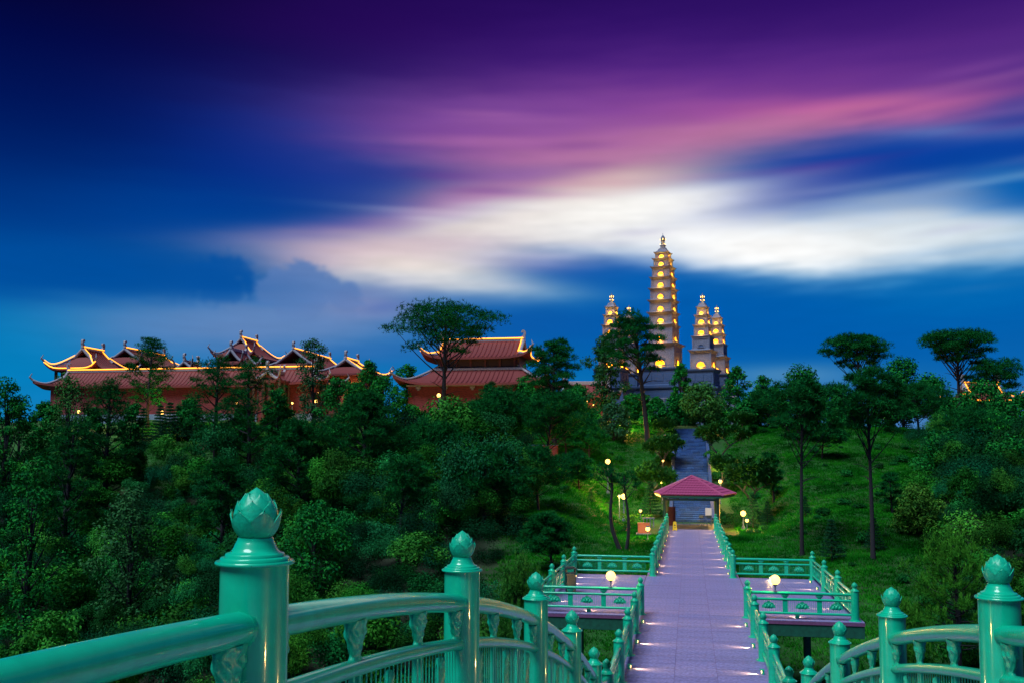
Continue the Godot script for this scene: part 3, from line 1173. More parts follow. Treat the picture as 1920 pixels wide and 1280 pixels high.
func lamps() -> void:
	street_lamp("tall bright lamp before the gallery wall, right of the dark ragged pine", -66.7, -113.2, 2.9, 4.5, 0.24)
	street_lamp("thin post lamp with a small globe between two pines before the brick wall", -58.6, -117.5, 2.8, 2.0, 0.16)
	street_lamp("bright lamp on a tall pole at the hedge below the tall feathery tree", -47.93, -118.5, 3.0, 5.5, 0.24)
	street_lamp("faint lamp among shrubs just left of the bright lamp at the hedge", -52.5, -121.5, 2.5, 1.2, 0.13)
	street_lamp("lamp half hidden by trees at the far left edge of the hill", -79.5, -114.5, 2.6, 4.0, 0.2)
	street_lamp("bright lamp under the wide spreading pine, before the brick wall of the temple hall", -30.7, -116.0, 4.0, 3.5, 0.24)
	street_lamp("lamp between the two-tiered hall and the pagodas", -12.75, -122.0, 3.4, 5.0, 0.18)
	street_lamp("bright lamp right of the pagodas beside white posts", 5.8, -127.5, 3.6, 6.0, 0.245)
	street_lamp("lamp glowing behind the trunks of the tall pines on the right", 23.2, -126.5, 2.8, 5.0, 0.19)
	street_lamp("bright lamp on the upper lawn left of the stairs, just under the hedge", -6.9, -109.5, 1.1, 5.0, 0.24)
	street_lamp("bright lamp high beside the leaning twin trunks, the upper of two", -7.4, -89.0, 3.0, 5.0, 0.23)
	street_lamp("bright lamp beside the twin trunks, the lower and right one of two", -5.55, -83.0, 2.2, 5.0, 0.23)
	garden_lamp("small garden lamp close beside the lower lamp at the twin trunks", -6.0, -84.0, 2.05, 1.0, 0.11)
	street_lamp("bright lamp on the lawn right of the pavilion, the larger of a pair", 4.1, -77.6, 1.3, 2.4, 0.21)
	garden_lamp("small lamp low beside the larger lamp right of the pavilion", 4.3, -76.2, 0.85, 1.6, 0.13)
	garden_lamp("garden lamp in front of the red cabinet left of the walkway", -2.95, -69.2, 0.75, 1.8, 0.16)
	garden_lamp("small garden lamp over flowering shrubs left of the pavilion", -3.95, -79.2, 1.3, 1.4, 0.11)
	garden_lamp("lamp above the right end of the pavilion roof beside the stairs", 2.75, -89.6, 2.0, 3.0, 0.17)
	garden_lamp("lamp in the pale-barked shrubs halfway up the right side of the stairs", 2.95, -98.0, 0.9, 2.2, 0.15)
	garden_lamp("small lamp beside the blue box above the left end of the pavilion roof", -2.5, -89.5, 1.9, 1.2, 0.11)
	garden_lamp("tiny lamp on a pale pillar under the flowering trees left of the stairs", -2.6, -98.2, 0.9, 0.9, 0.10)
	garden_lamp("tiny lamp at the top left of the stairs among flowering trees", -2.6, -106.4, 0.8, 1.2, 0.11)
	garden_lamp("lamp low on the wooded slope below the temple hall", -27.3, -104.0, 1.8, 4.0, 0.2)
	garden_lamp("smaller lamp right of the lamp on the wooded slope below the hall", -25.9, -104.6, 1.0, 1.2, 0.12)
	garden_lamp("tiny bright lamp deep in the trees on the slope", -27.0, -97.0, 1.6, 1.2, 0.12)
	garden_lamp("tiny lamp in the trees above the low pink wall", -13.3, -91.0, 0.8, 1.2, 0.11)
	var nth := ["first", "second", "third", "fourth", "fifth", "sixth", "seventh", "eighth"]
	for s in [[WEST + 0.17, 1.0, "left"], [EAST - 0.17, -1.0, "right"]]:
		var k := 0
		for z in [-71.1, -67.5, -63.7, -60.0, -56.4, -52.7, -49.0, -45.9, -31.9, -28.4, -25.0, -21.6]:
			var what: String = "far walkway, %s from the pavilion" % nth[k] if k < 8 else "near walkway, %s from the platforms" % nth[k - 8]
			floor_light("floor light on the %s edge of the %s" % [s[2], what], Vector3(s[0], 0.026, z), Vector3(s[1], 0, 0), 4.0, 34.0)
			k += 1
		k = 0
		for z in [-2.0, -5.3, -8.8, -12.3, -15.5]:
			floor_light("floor light at the foot of the %s arched railing, %s from the camera" % [s[2], nth[k]], Vector3(s[0] + (0.02 if s[1] > 0 else 0.08), arch(absf(z)) + 0.004, z), Vector3(s[1], 0, 0), 2.4, 65.0)
			k += 1
	for s in [[-1.0, "left"], [1.0, "right"]]:
		for z in [-36.2, -41.4, -43.6]:
			floor_light("floor light at the outer edge of the %s platform, %s" % [s[1], "nearest the camera" if z > -37 else ("at its middle" if z > -42 else "in its far corner")], Vector3(s[0] * 5.08, 0.026, z), Vector3(-s[0], 0, 0), 6.0, 26.0)
		floor_light("floor light at the far rail of the %s viewing platform" % s[1], Vector3(s[0] * 3.5, 0.026, -44.62), Vector3(0, 0, 1), 5.0, 40.0)
		floor_light("floor light under the near rail of the %s viewing platform" % s[1], Vector3(s[0] * 3.5, 0.026, -33.86), Vector3(0, 0, -1), 3.5, 50.0)
	platform_lamp("dazzling globe lamp on the near rail of the left viewing platform", Vector3(-2.72, 0.926, -33.7))
	platform_lamp("dazzling globe lamp on the near rail of the right viewing platform", Vector3(2.79, 0.926, -33.7))


# ---------- the pavilion at the end of the walkway ----------
func pavilion() -> void:
	var at := Vector3(0.1, 0.0, -76.6)
	var f := MB.new()
	f.box(Vector3(0.1, -0.07, -78.2), Vector3(4.9, 0.16, 7.16))
	var fl := struct("pavement", f.mesh(), M.stone_floor)
	var tile := MB.new()
	for i in 8:
		for j in 8:
			tile.box(Vector3(-2.03 + i * 0.61, 0.016, -75.04 - j * 0.88), Vector3(0.59, 0.012, 0.86), 0.0, 0.003)
	part("paving_slab", tile.mesh(), M.stone_floor, fl, "stuff")
	var o := thing("pavilion", "small green-posted gate pavilion with pink tiled roof at the end of the walkway", "pavilion", at)
	for x in [-1.98, 1.98]:
		for z in [2.2, -2.2]:
			var m := MB.new()
			m.lathe([Vector2(0.19, 0.02), Vector2(0.19, 0.22), Vector2(0.145, 0.26), Vector2(0.135, 2.3), Vector2(0.17, 2.36), Vector2(0.17, 2.5)], 16, Vector3(x, 0, z))
			part("post", m.mesh(), M.dark_green_paint, o)
	for k in [[Vector3(0, 2.28, 2.2), Vector3(3.8, 0.15, 0.12)], [Vector3(0, 2.28, -2.2), Vector3(3.8, 0.15, 0.12)], [Vector3(-1.98, 2.28, 0), Vector3(0.12, 0.15, 4.2)], [Vector3(1.98, 2.28, 0), Vector3(0.12, 0.15, 4.2)], [Vector3(0, 2.60, 2.2), Vector3(4.5, 0.16, 0.16)], [Vector3(0, 2.60, -2.2), Vector3(4.5, 0.16, 0.16)]]:
		var m := MB.new()
		m.box(k[0], k[1], 0.0, 0.01)
		part("beam", m.mesh(), M.dark_green_paint, o)
	for z in [2.2, -2.2]:
		for i in 4:
			var m := MB.new()
			m.box(Vector3(-0.98 + i * 0.66, 2.44, z), Vector3(0.22, 0.17, 0.14), 0.0, 0.01)
			part("bracket_block", m.mesh(), M.dark_green_paint, o)
	# faceted hip roof: eave corners round the plan, one peak
	var top := Vector3(0.08, 3.98, 0.0)
	var rim := [Vector3(-2.22, 2.64, 2.75), Vector3(2.35, 2.60, 2.75), Vector3(3.32, 2.70, 0.4), Vector3(2.8, 2.70, -2.7), Vector3(-2.6, 2.70, -2.7), Vector3(-2.72, 2.74, 0.3)]
	var base := MB.new()
	for i in 6:
		var a: Vector3 = rim[i]
		var b: Vector3 = rim[(i + 1) % 6]
		base.tri(a, b, top)
		base.tri(b - Vector3(0, 0.09, 0), a - Vector3(0, 0.09, 0), top - Vector3(0, 0.12, 0))
		base.quad(a - Vector3(0, 0.09, 0), b - Vector3(0, 0.09, 0), b, a)
	var rf := part("roof", base.mesh(), M.roof_clay, o)
	var tl := MB.new()
	for i in 6:
		var a: Vector3 = rim[i]
		var b: Vector3 = rim[(i + 1) % 6]
		var mid := (a + b) / 2
		var up := top - mid
		var along_e := (b - a).normalized()
		var nrm := along_e.cross(up).normalized()
		var wide := (b - a).length()
		var slope := up - along_e * up.dot(along_e)
		var len := slope.length()
		var ud := slope / len
		var foot := top - ud * len        # where the slope line meets the eave
		var off := (foot - a).dot(along_e)
		var rows := 8
		for r in rows:
			var s0 := len * r / rows
			var s1 := len * (r + 1) / rows
			var l := lerpf(0.0, off, (s0 + s1) / 2 / len)
			var h := lerpf(wide, off, (s0 + s1) / 2 / len)
			var n := int((h - l) / 0.205)
			for j in n:
				var x := l + (j + 0.5) * (h - l) / n
				var w := (h - l) / n
				var p0 := a + along_e * x + ud * (s0 - 0.03) + nrm * 0.055
				var p1 := a + along_e * x + ud * s1 + nrm * 0.012
				# one curved tile: four strips over its width, its lower edge proud of the next
				var prev := Vector3.ZERO
				var prev1 := Vector3.ZERO
				for q in 5:
					var u := (q - 2) / 4.0
					var hgt := 0.06 * cos(u * PI)
					var c0 := p0 + along_e * u * w * 1.72 + nrm * hgt
					var c1 := p1 + along_e * u * w * 1.72 + nrm * hgt
					if q > 0:
						tl.quad(prev, c0, c1, prev1)
						tl.quad(prev - nrm * 0.05, c0 - nrm * 0.05, c0, prev)
					prev = c0
					prev1 = c1
	part("roof_tiles", tl.mesh(), M.gate_tile, rf, "stuff")
	for i in 6:
		var m := MB.new()
		var c: Vector3 = rim[i]
		m.tube(PackedVector3Array([c + (c - top).normalized() * 0.12 + Vector3(0, 0.06, 0), c.lerp(top, 0.5) + Vector3(0, 0.07, 0), top + Vector3(0, 0.07, 0)]), PackedFloat32Array([0.085]), 10)
		part("hip_ridge", m.mesh(), M.gate_tile, rf)
		var e := MB.new()
		var d: Vector3 = rim[(i + 1) % 6]
		var dirn := (d - c).normalized()
		e.xbox(Transform3D(Basis(dirn, Vector3.UP, dirn.cross(Vector3.UP)), (c + d) / 2 - Vector3(0, 0.11, 0)), Vector3((d - c).length(), 0.12, 0.05))
		part("fascia_board", e.mesh(), M.dark_green_paint, rf)


func stairway() -> void:
	var n := 56
	var run := 26.0 / n
	var rise := 8.75 / n
	var base := MB.new()
	var step := MB.new()
	step.tinted = true
	var r := RandomNumberGenerator.new()
	r.seed = 12
	var z := -84.0
	var y := 0.05
	for i in n:
		if i == 26:
			base.box(Vector3(0.16, y - 0.5, z - 0.8), Vector3(3.2, 1.0, 1.6))
			z -= 1.2
		var w := run + 0.02
		base.box(Vector3(0.16, y + rise / 2 - 0.55, z - w / 2), Vector3(3.2, rise + 1.0, w))
		var x := -1.46
		while x < 1.75:
			var l := minf(r.randf_range(0.42, 0.75), 1.78 - x)
			var g := r.randf_range(0.62, 1.12)
			step.col = Color(g, g * r.randf_range(0.95, 1.03), g * r.randf_range(0.93, 1.03))
			step.box(Vector3(x + l / 2, y + rise - 0.03 + r.randf_range(-0.004, 0.004), z - w / 2 + 0.03), Vector3(l - 0.012, 0.075, w + 0.05), 0.0, 0.008)
			step.box(Vector3(x + l / 2, y + rise / 2 - 0.035, z + 0.012), Vector3(l - 0.014, rise - 0.05, 0.03), 0.0, 0.004)
			x += l
		z -= run
		y += rise
	var o := struct("stairway", base.mesh(), M.base_stone)
	var t: StandardMaterial3D = M.stone_step.duplicate()
	t.vertex_color_use_as_albedo = true
	part("step_block", step.mesh(), t, o, "stuff")
	var top := MB.new()
	top.box(Vector3(0.16, y - 0.42, z - 3.0), Vector3(6.0, 0.9, 6.0))
	struct("terrace_path", top.mesh(), M.maroon_panel)
	for s in [-1.0, 1.0]:
		var k := MB.new()
		for i in 14:
			var t0 := i / 14.0
			var t1 := (i + 1) / 14.0
			var a := Vector3(0.16 + s * 1.78, lerpf(0.15, 8.95, t0), lerpf(-83.8, -111.2, t0))
			var b := Vector3(0.16 + s * 1.78, lerpf(0.15, 8.95, t1), lerpf(-83.8, -111.2, t1))
			var d := (b - a).normalized()
			k.xbox(Transform3D(Basis(Vector3.RIGHT, (-d).cross(Vector3.RIGHT).normalized(), -d), (a + b) / 2), Vector3(0.3, 0.5, (b - a).length() - 0.02), 0.015)
		part("stair_kerb", k.mesh(), M.base_stone, o)


func small_props() -> void:
	# wet-floor sign: two leaning boards with a handle slot, a printed warning triangle and lines of text bars
	var o := thing("floor_sign", "yellow folding caution board standing on the deck before the pavilion", "sign", Vector3(-1.12, 0.025, -73.3), 0.12)
	for s in [-1.0, 1.0]:
		var m := MB.new()
		var p := PackedVector2Array([Vector2(-0.16, 0), Vector2(-0.10, 0), Vector2(-0.095, 0.05), Vector2(0.095, 0.05), Vector2(0.10, 0), Vector2(0.16, 0), Vector2(0.115, 0.64), Vector2(0.06, 0.68), Vector2(-0.06, 0.68), Vector2(-0.115, 0.64)])
		var x := Transform3D(Basis(Vector3.RIGHT, -s * 0.2), Vector3(0, 0, s * 0.15))
		m.plate(p, 0.02, x)
		var b := part("board", m.mesh(), M.yellow_plastic, o)
		var t := MB.new()
		t.plate(PackedVector2Array([Vector2(-0.075, 0.36), Vector2(0.075, 0.36), Vector2(0.0, 0.50)]), 0.004, x * Transform3D(Basis(), Vector3(0, 0, s * 0.013)))
		t.box(x * Vector3(0, 0.26, s * 0.013), Vector3(0.15, 0.02, 0.003))
		t.box(x * Vector3(0, 0.21, s * 0.013), Vector3(0.12, 0.02, 0.003))
		part("warning_print", t.mesh(), M.black_print, b)
	# litter bin on the left platform
	o = thing("litter_bin", "dark green metal litter bin with open sides on the left viewing platform", "bin", Vector3(-4.72, 0.026, -38.6), 0.25)
	var m := MB.new()
	m.box(Vector3(0, 0.40, 0), Vector3(0.40, 0.76, 0.36), 0.0, 0.03)
	part("body", m.mesh(), M.bin_metal, o)
	m = MB.new()
	m.box(Vector3(0, 0.955, 0), Vector3(0.46, 0.05, 0.42), 0.0, 0.02)
	m.box(Vector3(0, 1.0, 0), Vector3(0.34, 0.04, 0.30), 0.0, 0.015)
	part("lid", m.mesh(), M.bin_metal, o)
	m = MB.new()
	for x in [-0.18, 0.18]:
		for z in [-0.16, 0.16]:
			m.box(Vector3(x, 0.855, z), Vector3(0.04, 0.16, 0.04))
	part("lid_support", m.mesh(), M.bin_metal, o)
	m = MB.new()
	m.box(Vector3(0, 0.01, 0), Vector3(0.36, 0.02, 0.32))
	part("foot", m.mesh(), M.black_print, o)
	# red cabinet on the lawn
	o = thing("cabinet", "rust red metal cabinet on a slab on the lawn left of the walkway", "cabinet", on_land(-3.35, -71.8), 0.1)
	m = MB.new()
	m.box(Vector3(0, 0.50, 0), Vector3(0.86, 0.74, 0.5), 0.0, 0.015)
	part("body", m.mesh(), M.red_cabinet, o)
	m = MB.new()
	m.box(Vector3(0, 0.05, 0), Vector3(1.1, 0.22, 0.7), 0.0, 0.01)
	part("slab", m.mesh(), M.stone_floor, o)
	for x in [-0.215, 0.215]:
		m = MB.new()
		m.box(Vector3(x, 0.50, 0.256), Vector3(0.40, 0.66, 0.02), 0.0, 0.005)
		var d := part("door", m.mesh(), M.red_cabinet, o)
		m = MB.new()
		m.box(Vector3(x - signf(x) * 0.15, 0.5, 0.275), Vector3(0.02, 0.12, 0.02))
		part("handle", m.mesh(), M.lamp_metal, d)
	m = MB.new()
	m.box(Vector3(0, 0.885, 0), Vector3(0.92, 0.03, 0.56), 0.0, 0.008)
	part("lid", m.mesh(), M.red_cabinet, o)
	# maroon board at the left of the pavilion
	o = thing("notice_board", "tall dark maroon board standing inside the left of the pavilion", "board", Vector3(-1.42, 0.02, -78.4), 0.0)
	m = MB.new()
	m.box(Vector3(0, 0.78, 0), Vector3(0.52, 1.5, 0.06), 0.0, 0.01)
	part("panel", m.mesh(), M.maroon_panel, o)
	for x in [-0.27, 0.27]:
		m = MB.new()
		m.box(Vector3(x, 0.79, 0), Vector3(0.05, 1.58, 0.08), 0.0, 0.006)
		part("frame", m.mesh(), M.dark_timber, o)
	# barrier behind the pavilion
	o = thing("barrier", "low grey metal barrier with thin rails at the back of the pavilion", "barrier", Vector3(-0.55, 0.02, -80.6))
	for x in [-0.55, 0.0, 0.55]:
		m = MB.new()
		m.box(Vector3(x, 0.55, 0), Vector3(0.03, 1.1, 0.03))
		part("upright", m.mesh(), M.blue_metal, o)
	for y in [0.06, 0.4, 0.62, 0.84, 1.08]:
		m = MB.new()
		m.rod(Vector3(-0.55, y, 0), Vector3(0.55, y, 0), 0.012)
		part("rail", m.mesh(), M.blue_metal, o)
	# table and chairs at the right of the pavilion
	o = thing("table", "small blue table at the right of the pavilion floor", "table", Vector3(1.3, 0.02, -79.6))
	m = MB.new()
	m.box(Vector3(0, 0.72, 0), Vector3(0.8, 0.03, 0.5), 0.0, 0.005)
	part("table_top", m.mesh(), M.blue_metal, o)
	for x in [-0.36, 0.36]:
		for z in [-0.21, 0.21]:
			m = MB.new()
			m.rod(Vector3(x, 0, z), Vector3(x, 0.70, z), 0.015)
			part("leg", m.mesh(), M.blue_metal, o)
	for k in [[0.85, -78.9, 0.3, "left"], [1.55, -78.8, -0.2, "right"]]:
		o = thing("chair", "thin-legged blue chair at the %s of the small table in the pavilion" % k[3], "chair", Vector3(k[0], 0.02, k[1]), k[2], "chairs in the pavilion")
		m = MB.new()
		m.box(Vector3(0, 0.44, 0), Vector3(0.42, 0.03, 0.40), 0.0, 0.008)
		part("seat", m.mesh(), M.blue_metal, o)
		m = MB.new()
		m.box(Vector3(0, 0.76, 0.19), Vector3(0.40, 0.22, 0.02), 0.0, 0.006)
		part("backrest", m.mesh(), M.blue_metal, o)
		for x in [-0.18, 0.18]:
			for z in [-0.17, 0.19]:
				m = MB.new()
				m.rod(Vector3(x, 0, z), Vector3(x, 0.86 if z > 0 else 0.42, z), 0.012)
				part("leg", m.mesh(), M.blue_metal, o)
	o = thing("signboard", "pale blank signboard on two posts behind the pavilion table", "sign", Vector3(1.5, 0.0, -81.0))
	m = MB.new()
	m.box(Vector3(0, 1.05, 0), Vector3(0.5, 0.62, 0.04), 0.0, 0.006)
	part("panel", m.mesh(), M.pale_sign, o)
	for x in [-0.2, 0.2]:
		m = MB.new()
		m.box(Vector3(x, 0.5, -0.04), Vector3(0.04, 1.0, 0.04))
		part("leg", m.mesh(), M.blue_metal, o)
	# blue box above the roof's left end, red hydrant, low wall
	o = thing("electrical_box", "pale blue electrical box on the slope above the left end of the pavilion roof", "box", on_land(-2.15, -88.2), 0.1)
	m = MB.new()
	m.box(Vector3(0, 0.95, 0), Vector3(0.55, 0.36, 0.3), 0.0, 0.01)
	part("body", m.mesh(), M.pale_sign, o)
	m = MB.new()
	m.box(Vector3(0, 0.38, 0), Vector3(0.08, 0.78, 0.08))
	part("post", m.mesh(), M.blue_metal, o)
	o = thing("hydrant", "small red hydrant post on the grass behind the twin trunks", "hydrant", on_land(-4.5, -71.5))
	m = MB.new()
	m.lathe([Vector2(0.10, 0), Vector2(0.10, 0.04), Vector2(0.07, 0.06), Vector2(0.07, 0.42), Vector2(0.095, 0.45), Vector2(0.085, 0.52), Vector2(0.04, 0.58), Vector2(0.0, 0.6)], 12)
	part("body", m.mesh(), M.red_cabinet, o)
	m = MB.new()
	m.rod(Vector3(-0.14, 0.36, 0), Vector3(0.14, 0.36, 0), 0.035)
	part("outlet", m.mesh(), M.red_cabinet, o)
	o = thing("low_wall", "low pink brick wall on the slope among pines left of the lawn", "wall", on_land(-14.6, -96.5), -0.25)
	m = MB.new()
	m.box(Vector3(0, 0.25, 0), Vector3(3.2, 1.7, 0.4))
	part("brickwork", m.mesh(), M.brick, o)
	m = MB.new()
	m.box(Vector3(0, 1.13, 0), Vector3(3.3, 0.08, 0.5), 0.0, 0.01)
	part("coping", m.mesh(), M.stone_floor, o)
	# pale balusters of the lawn fence left of the pavilion
	o = thing("lawn_fence", "short pale fence of balusters left of the pavilion", "fence", Vector3(-3.3, land(-3.3, -79.0), -79.0))
	for i in 4:
		m = MB.new()
		m.lathe([Vector2(0.05, 0), Vector2(0.05, 0.1), Vector2(0.035, 0.14), Vector2(0.06, 0.32), Vector2(0.03, 0.5), Vector2(0.05, 0.54), Vector2(0.05, 0.7)], 8, Vector3(i * 0.27 - 0.4, 0, 0))
		part("baluster", m.mesh(), M.white_trim, o)
	m = MB.new()
	m.box(Vector3(0, 0.74, 0), Vector3(1.0, 0.08, 0.12), 0.0, 0.01)
	part("rail", m.mesh(), M.white_trim, o)
	# white posts right of the pagodas
	for k in [[5.2, -126.6, "left"], [6.9, -126.8, "right"]]:
		o = thing("stone_post", "white stone gate post below the bright lamp right of the pagodas, %s one" % k[2], "post", on_land(k[0], k[1]), 0.0, "white stone posts right of the pagodas")
		m = MB.new()
		m.box(Vector3(0, 0.9, 0), Vector3(0.32, 1.9, 0.32), 0.0, 0.02)
		part("shaft", m.mesh(), M.white_trim, o)
		m = MB.new()
		m.box(Vector3(0, 1.92, 0), Vector3(0.44, 0.12, 0.44), 0.0, 0.02)
		part("cap", m.mesh(), M.white_trim, o)
	o = thing("boulder", "tan earth boulder lying on the grass slope below the brick wall", "rock", on_land(-58.6, -110.0))
	m = MB.new()
	var rows := []
	for i in 9:
		var row := PackedVector3Array()
		for k in 13:
			var a := TAU * k / 12.0
			var t := i / 8.0
			var rr := sin(t * PI) * (0.8 + 0.25 * sin(a * 2.0 + t * 5.0) + 0.12 * sin(a * 5.0 + t * 9.0))
			row.append(Vector3(rr * cos(a) * 1.1, 0.4 - cos(t * PI) * 0.75, -rr * sin(a) * 0.8))
		rows.append(row)
	m.grid(rows)
	part("rock_face", m.mesh(), M.soil_rock, o)


# ---------- temple halls with curved tile roofs ----------
func sag(u: float, h: float) -> float:
	return h * pow(clampf(1.0 - u, 0.0, 1.0), 1.38)


class Roof:
	var hl: float        # half length at the eaves, along x
	var hw: float        # half width at the eaves, along z
	var rl: float        # half length of the ridge
	var h: float         # rise
	var y: float         # eaves height
	var lift: float      # upturn of the corners
	var cut := 1.0       # below 1: a skirt roof that stops at this share of the way to the ridge

	func at(x: float, z: float) -> Vector3:
		var uz := absf(z) / hw
		var k := h * pow(clampf(1.0 - uz, 0.0, 1.0), 1.38)
		if absf(x) > rl:
			var e := clampf(1.0 - (hl - absf(x)) / hw, 0.0, 1.0)
			k = minf(k, h * pow(clampf(1.0 - e, 0.0, 1.0), 1.38))
		var c := (absf(x) / hl) * (absf(z) / hw)
		return Vector3(x * (1.0 + 0.035 * pow(c, 9.0)), y + k + lift * pow(c, 6.0), z * (1.0 + 0.05 * pow(c, 9.0)))


func tube_part(called: String, pts: PackedVector3Array, r: float, m: Material, o: Node) -> void:
	var b := MB.new()
	b.tube(pts, PackedFloat32Array([r]), 8)
	part(called, b.mesh(), m, o)


func strip(pts: PackedVector3Array, o: Node, r := 0.085) -> void:     # a lit strip in lengths of under five metres
	var run := PackedVector3Array([pts[0]])
	var long := 0.0
	for i in range(1, pts.size()):
		var a := pts[i - 1]
		var b := pts[i]
		var n := maxi(1, int(ceil(a.distance_to(b) / 2.4)))
		for k in range(1, n + 1):
			var q := a.lerp(b, float(k) / n)
			long += run[-1].distance_to(q)
			run.append(q)
			if long > 2.3:
				tube_part("light_strip", run, r, M.strip_glow, o)
				run = PackedVector3Array([q])
				long = 0.0
	if run.size() > 1:
		tube_part("light_strip", run, r, M.strip_glow, o)


func ornament(at: Vector3, turn: float, s: float, o: Node) -> void:   # a curled ridge-end ornament
	var p := PackedVector2Array()
	for q in [[-0.55, 0], [0.35, 0], [0.30, 0.45], [0.42, 0.8], [0.40, 1.25], [0.18, 1.55], [-0.14, 1.58], [-0.36, 1.38], [-0.34, 1.14], [-0.14, 1.06], [-0.02, 1.22], [0.1, 1.1], [0.04, 0.8], [-0.22, 0.55]]:
		p.append(Vector2(q[0], q[1]) * s)
	var m := MB.new()
	m.plate(p, 0.42 * s, Transform3D(Basis(Vector3.UP, turn), at))
	part("ridge_ornament", m.mesh(), M.white_trim, o)


func curl(at: Vector3, dirn: Vector3, s: float, o: Node) -> void:     # an upturned eave tip
	var pts := PackedVector3Array()
	for i in 9:
		var t := i / 8.0
		var a := t * 3.6
		pts.append(at + dirn * (s * 0.55 * sin(a * 0.8) * (1.0 - 0.35 * t)) + Vector3(0, s * (0.95 * t + 0.12 * sin(a * 2.0)), 0))
	var m := MB.new()
	m.tube(pts, PackedFloat32Array([0.16 * s, 0.15 * s, 0.14 * s, 0.13 * s, 0.11 * s, 0.10 * s, 0.085 * s, 0.07 * s, 0.04 * s]), 8)
	part("eave_curl", m.mesh(), M.white_trim, o)


